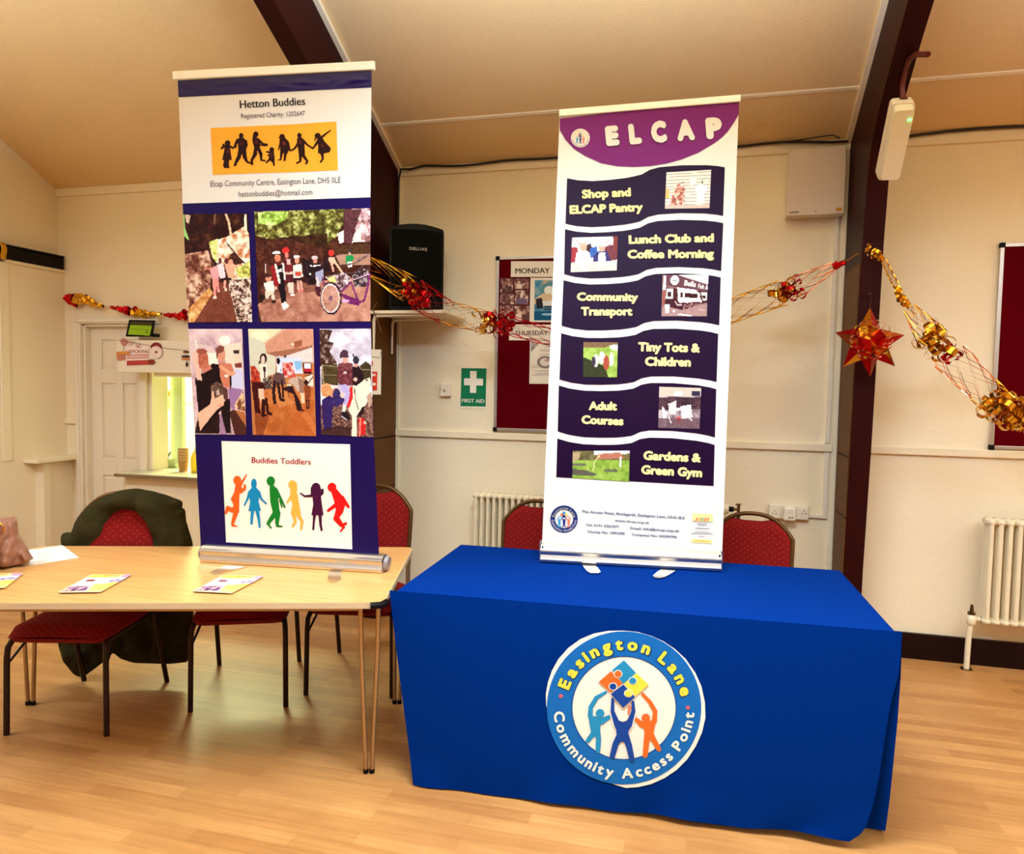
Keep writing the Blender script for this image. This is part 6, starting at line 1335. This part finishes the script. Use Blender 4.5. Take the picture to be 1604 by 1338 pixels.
t.location.z += .01
t = thing('paper_sheet', 'plain white paper sheet lying beside the handbag', 'paper', onZ((80, 868), TZ))
PLb = Board((0, 0, TZ), (0, 0, 1)); PLb.step = .0006
b6 = PLb.view((0, 780), 7.29)
mb = MB(); mb.prism([b6.p(x, y, .5) for x, y in ((325, 598), (712, 543), (902, 684), (390, 768), (330, 765))], (0, 0, .0012), (240, 230, 214)); mb.build('sheet', M['paper'], t)
mb = MB(); 
for k in range(5): b6.line(mb, [(400+k*10, 640+k*22), (560+k*10, 618+k*22)], 4, (216, 204, 186), 3.2)
mb.build('faint_writing', M['paper'], t)
def flyer(label, q, shift):
    t = thing('flyer_stack', label, 'flyers', onZ(q[3], TZ), group='flyer stacks on the beech table')
    for k in range(4):
        mb = MB(); d = rnd.uniform(-.7, .7)
        mb.prism([onZ((x+d*(1 if k < 3 else 0), y), TZ+.0004+k*.0014) for x, y in q], (0, 0, .0012), ((236, 214, 180) if k % 2 else (250, 240, 226))); mb.build('flyer', M['paper'], t)
    c = Canvas(0, 0, 100, 140, 56, (250, 240, 226))
    c.noise([(250, 200, 80), (250, 230, 170), (246, 190, 90)], 40, [(0, 0), (100, 0), (100, 26), (0, 26)], 81); c.poly([(80, 0), (100, 0), (100, 24), (84, 20)], (190, 150, 180))
    for k in range(8): c.line([(36+k*5, 8), (39+k*5, 11)], 4, (226, 140, 30))
    c.poly([(14, 44), (34, 44), (34, 60), (14, 60)], (136, 54, 50)); c.poly([(8, 26), (88, 26), (70, 88), (4, 90)], (246, 236, 228)); c.poly([(12, 42), (34, 42), (34, 58), (12, 58)], (140, 60, 60))
    c.noise([(150, 130, 170), (90, 60, 110), (216, 196, 216)], 14, [(72, 50), (100, 30), (100, 66), (78, 78)], 82, sharp=1.4); c.noise([(250, 206, 90), (250, 226, 150)], 30, [(50, 80), (100, 60), (100, 140), (60, 140)], 83); c.noise([(110, 70, 120), (170, 110, 130), (220, 180, 170), (80, 50, 100)], 12, [(0, 96), (46, 90), (56, 128), (0, 134)], 84, sharp=1.6); c.poly([(0, 132), (100, 130), (100, 140), (0, 140)], (236, 206, 150)); c.grain(8)
    z_ = TZ+.0004+4*.0014+.0002
    qq = [onZ(p, z_) for p in q]
    c.put('cover_print', qq, M['photo'], t, (0, 0, 1))
flyer('stack of colourful flyers by the handbag, cut off at the left edge', [(-52, 899), (36, 898.5), (8, 921), (-95, 924)], 0)
flyer('stack of colourful flyers at the front of the table below the white sheet', [(145, 900), (206, 900.5), (158, 927.5), (92, 928.5)], 1)
flyer('stack of colourful flyers in front of the photo banner', [(351, 901), (413, 903), (363, 929.5), (303, 926.5)], 2)

# ================================================================= FOIL DECORATIONS
def spline(pts, n):
    P_ = [np.array(p, float) for p in pts]; P_ = [2*P_[0]-P_[1]]+P_+[2*P_[-1]-P_[-2]]; out = []
    m = len(P_)-3
    for k in range(n+1):
        t_ = k/n*m; i = min(int(t_), m-1); f = t_-i; a, b, c_, d = P_[i:i+4]
        out.append(.5*((2*b)+(-a+c_)*f+(2*a-5*b+4*c_-d)*f*f+(-a+3*b-3*c_+d)*f**3))
    return out
def frames(path):
    fr = []; prev = None
    for i, p in enumerate(path):
        t_ = path[min(i+1, len(path)-1)]-path[max(i-1, 0)]; t_ = t_/np.linalg.norm(t_)
        a = prev if prev is not None else V3(0, 0, 1); x = a-t_*(a@t_); x /= np.linalg.norm(x); prev = x; fr.append((p, t_, x, np.cross(t_, x)))
    return fr
def net(mb, path, r0, r1, ns=9, wire=.0022, per=.05, squeeze=None):
    mb.mk = getattr(mb, 'mk', [])+[len(mb.f)]
    L_ = sum(np.linalg.norm(path[i+1]-path[i]) for i in range(len(path)-1)); n = max(3, int(L_/per)); pts = spline([path[0]]+list(path[1:-1])+[path[-1]], n); fr = frames(pts)
    def pt(i, k):
        p, t_, x, y = fr[i]; s_ = i/n; r_ = r0+(r1-r0)*s_; r_ = r_ if squeeze is None else squeeze(s_); a = 2*PI*(k+(i % 2)*.5)/ns
        return p+(x*math.cos(a)+y*math.sin(a))*r_
    for i in range(n):
        for k in range(ns):
            k2 = k if i % 2 else k-1
            for kk in (k2, k2+1): 
                a, b = pt(i, k), pt(i+1, kk); d = b-a; d /= np.linalg.norm(d)+1e-9
                s_ = np.cross(d, fr[i][1]); ns_ = np.linalg.norm(s_); s_ = s_/ns_*wire if ns_ > 1e-6 else fr[i][2]*wire
                o_ = (a+b)/2-fr[i][0]; o_ = o_/(np.linalg.norm(o_)+1e-9)*wire*.6
                mb.add([a-s_, a+s_, b+s_, b-s_, a+o_, b+o_], [(0, 1, 4), (3, 5, 2), (0, 4, 5, 3), (1, 2, 5, 4), (0, 3, 2, 1)])
def curl(mb, o, d, up, r, w, turns=.8):
    """a curled foil strip"""
    n = 9; d = d/np.linalg.norm(d); s_ = np.cross(d, up); s_ /= np.linalg.norm(s_)+1e-9; u2 = np.cross(s_, d); vs = []
    for k in range(n+1):
        a = turns*2*PI*k/n; rr_ = r*(1-.35*k/n); p = o+d*(rr_*1.2*math.sin(a)+r*.9*k/n)+u2*(rr_*(1-math.cos(a)))
        vs += [p-s_*w, p+s_*w]
    mb.add(vs, [(2*k, 2*k+1, 2*k+3, 2*k+2) for k in range(n)], smooth=True)
def burst(mb, c_, axis, R_, n, seed, w=.010):
    mb.mk = getattr(mb, 'mk', [])+[len(mb.f)]
    r_ = random.Random(seed); axis = axis/np.linalg.norm(axis); x = np.cross(axis, V3(0, 0, 1)); x /= np.linalg.norm(x); y = np.cross(axis, x)
    for k in range(n):
        a = 2*PI*k/n+r_.uniform(-.2, .2); d = x*math.cos(a)+y*math.sin(a)+axis*r_.uniform(-.5, .5)
        o = c_+axis*r_.uniform(-.35, .35)*R_; curl(mb, o+d*R_*.25, d, axis*r_.choice((-1, 1))+V3(0, 0, .2), R_*r_.uniform(.26, .4), w*r_.uniform(.7, 1.2), r_.uniform(.6, .95))
    for k in range(n//2):
        a = r_.uniform(0, 2*PI); d = x*math.cos(a)+y*math.sin(a); o = c_+d*R_*r_.uniform(.1, .6)+axis*r_.uniform(-.5, .5)*R_
        e1 = V3(r_.uniform(-1, 1), r_.uniform(-1, 1), r_.uniform(-1, 1)); e1 /= np.linalg.norm(e1); e2 = np.cross(e1, d); q = R_*.3
        mb.add([o-e1*q*.5, o+e2*q*.5, o+e1*q, o-e2*q*.4+d*q*.2], [(0, 1, 2), (0, 2, 3)])
def crumple(mb, path, rfn, seed, n=30, k_=9):
    mb.mk = getattr(mb, 'mk', [])+[len(mb.f)]
    r_ = random.Random(seed); pts = spline(path, n); fr = frames(pts); vs = []
    for i, (p, t_, x, y) in enumerate(fr):
        for k in range(k_):
            a = 2*PI*k/k_; rr_ = rfn(i/n)*(r_.uniform(.45, 1.35)); vs.append(p+(x*math.cos(a)+y*math.sin(a))*rr_)
    mb.add(vs, [(i*k_+k, i*k_+(k+1) % k_, (i+1)*k_+(k+1) % k_, (i+1)*k_+k) for i in range(n) for k in range(k_)])

# swag between the two posts, passing behind the purple and white banner
gy = lambda s_: 4.12+.18*math.sin(PI*s_)*0
def gp(px, py, y=4.13): return onY((px, py), y)
t = thing('foil_garland', 'gold and red foil net garland slung between the two dark posts', 'garland', gp(700, 480))
seg = [(gp(566, 404), 0), (gp(582, 417), 1), (gp(640, 452), 2), (gp(655, 463), 3), (gp(700, 490), 4), (gp(762, 505), 5), (gp(782, 505), 6), (gp(868, 530), 7), (gp(960, 545), 8), (gp(1080, 520), 9), (gp(1145, 488), 10), (gp(1228, 458), 11), (gp(1245, 452), 12), (gp(1305, 418), 13), (gp(1324, 410), 14), (gp(1346, 396, 4.19), 15)]
S = [s[0] for s in seg]
G1, G2 = MB(), MB()
net(G1, [S[0], S[1], S[2]], .02, .085, 10); burst(G1, S[2], S[3]-S[2], .095, 16, 1, .009); 
burst(G2, S[3], S[4]-S[3], .11, 22, 2, .012); net(G2, [S[3], S[4]], .09, .075, 8)
net(G1, [S[4], S[5]], .075, .065, 8); burst(G1, S[5], S[6]-S[5], .095, 14, 3, .011); burst(G2, S[6], S[6]-S[5], .11, 20, 4, .012); net(G2, [S[6], S[7]], .06, .05, 8)
net(G1, [S[7], S[8]], .05, .05, 7); burst(G1, S[8], S[9]-S[8], .08, 10, 5); net(G2, [S[8], S[9]], .05, .05, 7); net(G1, [S[9], S[10], S[11]], .06, .07, 8)
burst(G1, S[11], S[12]-S[11], .09, 14, 6, .012); burst(G2, S[12], S[12]-S[11], .085, 14, 7, .011)
G3 = MB(); net(G3, [S[12], S[13]], .065, .025, 8); crumple(G2, [S[13], S[14]], lambda s_: .02-.006*s_, 8, 12)
G1.tube([S[14], S[15]], .0018, 5)
G1.pieces('gold_foil', M['gold'], t, G1.mk); G2.pieces('red_foil', M['red'], t, G2.mk); G3.pieces('copper_foil', M['pink'], t, G3.mk)
# right garland
t = thing('foil_garland', 'mostly gold foil net garland drooping right of the right dark post', 'garland', gp(1440, 520))
S = [gp(1366, 392), gp(1384, 408), gp(1404, 448), gp(1412, 468), gp(1424, 482), gp(1462, 532), gp(1486, 556), gp(1540, 610), gp(1572, 640), gp(1610, 660), gp(1700, 640)]
G1, G2, G3 = MB(), MB(), MB()
crumple(G1, [S[0], S[1]], lambda s_: .016, 3, 14); burst(G1, S[0], S[1]-S[0], .045, 8, 21, .007); net(G1, [S[1], S[2]], .012, .016, 5, per=.02); crumple(G1, [S[2], S[3], S[4]], lambda s_: .012+.01*math.sin(PI*s_), 5, 16)
net(G1, [S[4], S[5]], .03, .075, 8); burst(G1, S[5]+(S[6]-S[5])*.2, S[6]-S[5], .12, 20, 11, .016); burst(G2, S[6], S[6]-S[5], .085, 9, 12, .010)
net(G3, [S[6], S[7]], .085, .07, 8); net(G1, [S[7], S[8]], .075, .07, 8); burst(G1, S[8], S[9]-S[8], .13, 26, 13, .014); burst(G1, S[9], S[9]-S[8], .12, 18, 14, .014); net(G1, [S[9], S[10]], .07, .08, 8)
G1.pieces('gold_foil', M['gold'], t, G1.mk); G2.pieces('red_foil', M['red'], t, G2.mk); G3.pieces('copper_foil', M['pink'], t, G3.mk)
# flat garland over the door
yy = YW-.06
def hp_(x, y): return onY((x/3.184, 360+y/3.186), yy)
t = thing('foil_garland', 'narrow crumpled red and gold foil garland over the white door', 'garland', hp_(600, 400))
G1, G2 = MB(), MB()
crumple(G2, [hp_(322, 340), hp_(345, 345), hp_(378, 350)], lambda s_: .02+.03*s_, 31, 8); crumple(G1, [hp_(380, 345), hp_(430, 350), hp_(470, 372), hp_(515, 380)], lambda s_: .045-.034*s_, 32, 14); G1.tube([hp_(515, 380), hp_(552, 386)], .0015, 4)
crumple(G2, [hp_(552, 386), hp_(600, 396), hp_(655, 406)], lambda s_: .012+.022*s_, 33, 14); burst(G2, hp_(656, 404), hp_(700, 410)-hp_(650, 404), .06, 10, 34, .009); crumple(G1, [hp_(668, 412), hp_(740, 420), hp_(805, 420)], lambda s_: .034-.022*s_, 35, 14); G1.tube([hp_(805, 420), hp_(822, 424)], .0015, 4)
crumple(G2, [hp_(820, 424), hp_(880, 430), hp_(935, 428)], lambda s_: .010+.026*s_, 36, 14); burst(G2, hp_(940, 426), V3(1, 0, 0), .06, 10, 37, .009); crumple(G1, [hp_(950, 430), hp_(1100, 436), hp_(1300, 420)], lambda s_: .034-.02*s_, 38, 20)
G1.pieces('gold_foil', M['gold'], t, G1.mk); G2.pieces('red_foil', M['red'], t, G2.mk)
# hanging star
sc_ = onY((1361, 533), 4.08)
t = thing('foil_star', 'six pointed red and gold foil star hanging on the right dark post', 'star', sc_)
tips = [(1363, 483), (1417, 524), (1402, 574), (1365, 590), (1320, 574), (1309, 521)]
tips = [(1363, 482), (1417, 525), (1402, 574), (1363, 590), (1320, 575), (1308, 521)]
Sm = {'gold': MB(), 'red': MB(), 'pink': MB()}
T3 = [onY(p, 4.08) for p in tips]
for i in range(6):
    a, b = T3[i], T3[(i+1) % 6]; vly = sc_+((a+b)/2-sc_)*.62
    f = V3(0, -.07, 0)
    for s_, k1, k2 in ((1, 'gold', 'red'), (-1, 'gold', 'red')):
        cc = sc_+f*s_*.6
        ridge = sc_+(a-sc_)*.5+f*s_*.8
        for tip, ky_ in ((a, 0), (b, 1)):
            rg = sc_+(tip-sc_)*.45+f*s_*.75
            m1 = Sm[('red', 'pink', 'red', 'gold')[(i*2+ky_) % 4]]; m2 = Sm[('gold', 'red', 'pink')[(i+ky_) % 3]]
            m1.add([tip, rg, vly], [(0, 1, 2)]); m2.add([rg, cc, vly], [(0, 1, 2)])
for k in range(18):
    a = 2*PI*k/18; d = V3(math.cos(a), -.5, math.sin(a)); o = sc_+V3(math.cos(a)*.06, -.05, math.sin(a)*.06)
    curl(Sm[('gold', 'red', 'pink')[k % 3]], o, d, V3(-math.sin(a), .1, math.cos(a)), .028, .008, .8)
for k_, n_ in (('gold', 'gold_foil'), ('red', 'red_foil'), ('pink', 'copper_foil')): Sm[k_].build(n_, M[k_], t)
mb = MB(); hk = onY((1363, 460), 4.19); mb.tube([T3[0], hk+V3(0, -.02, 0), hk], .0015, 5); mb.tube([hk, hk+V3(0, .03, 0)], .005, 6); mb.build('hanging_thread', M['brass'], t)

for o_ in list(bpy.data.objects):
    g_ = {'foil_garland': 'foil garlands along the back wall', 'roller_banner': 'roller banners standing on the tables', 'notice_board': 'maroon notice boards on the back wall', 'day_heading': 'day heading sheets on the notice board'}.get(o_.name.split('.')[0])
    if g_ and o_.parent is None: o_['group'] = g_
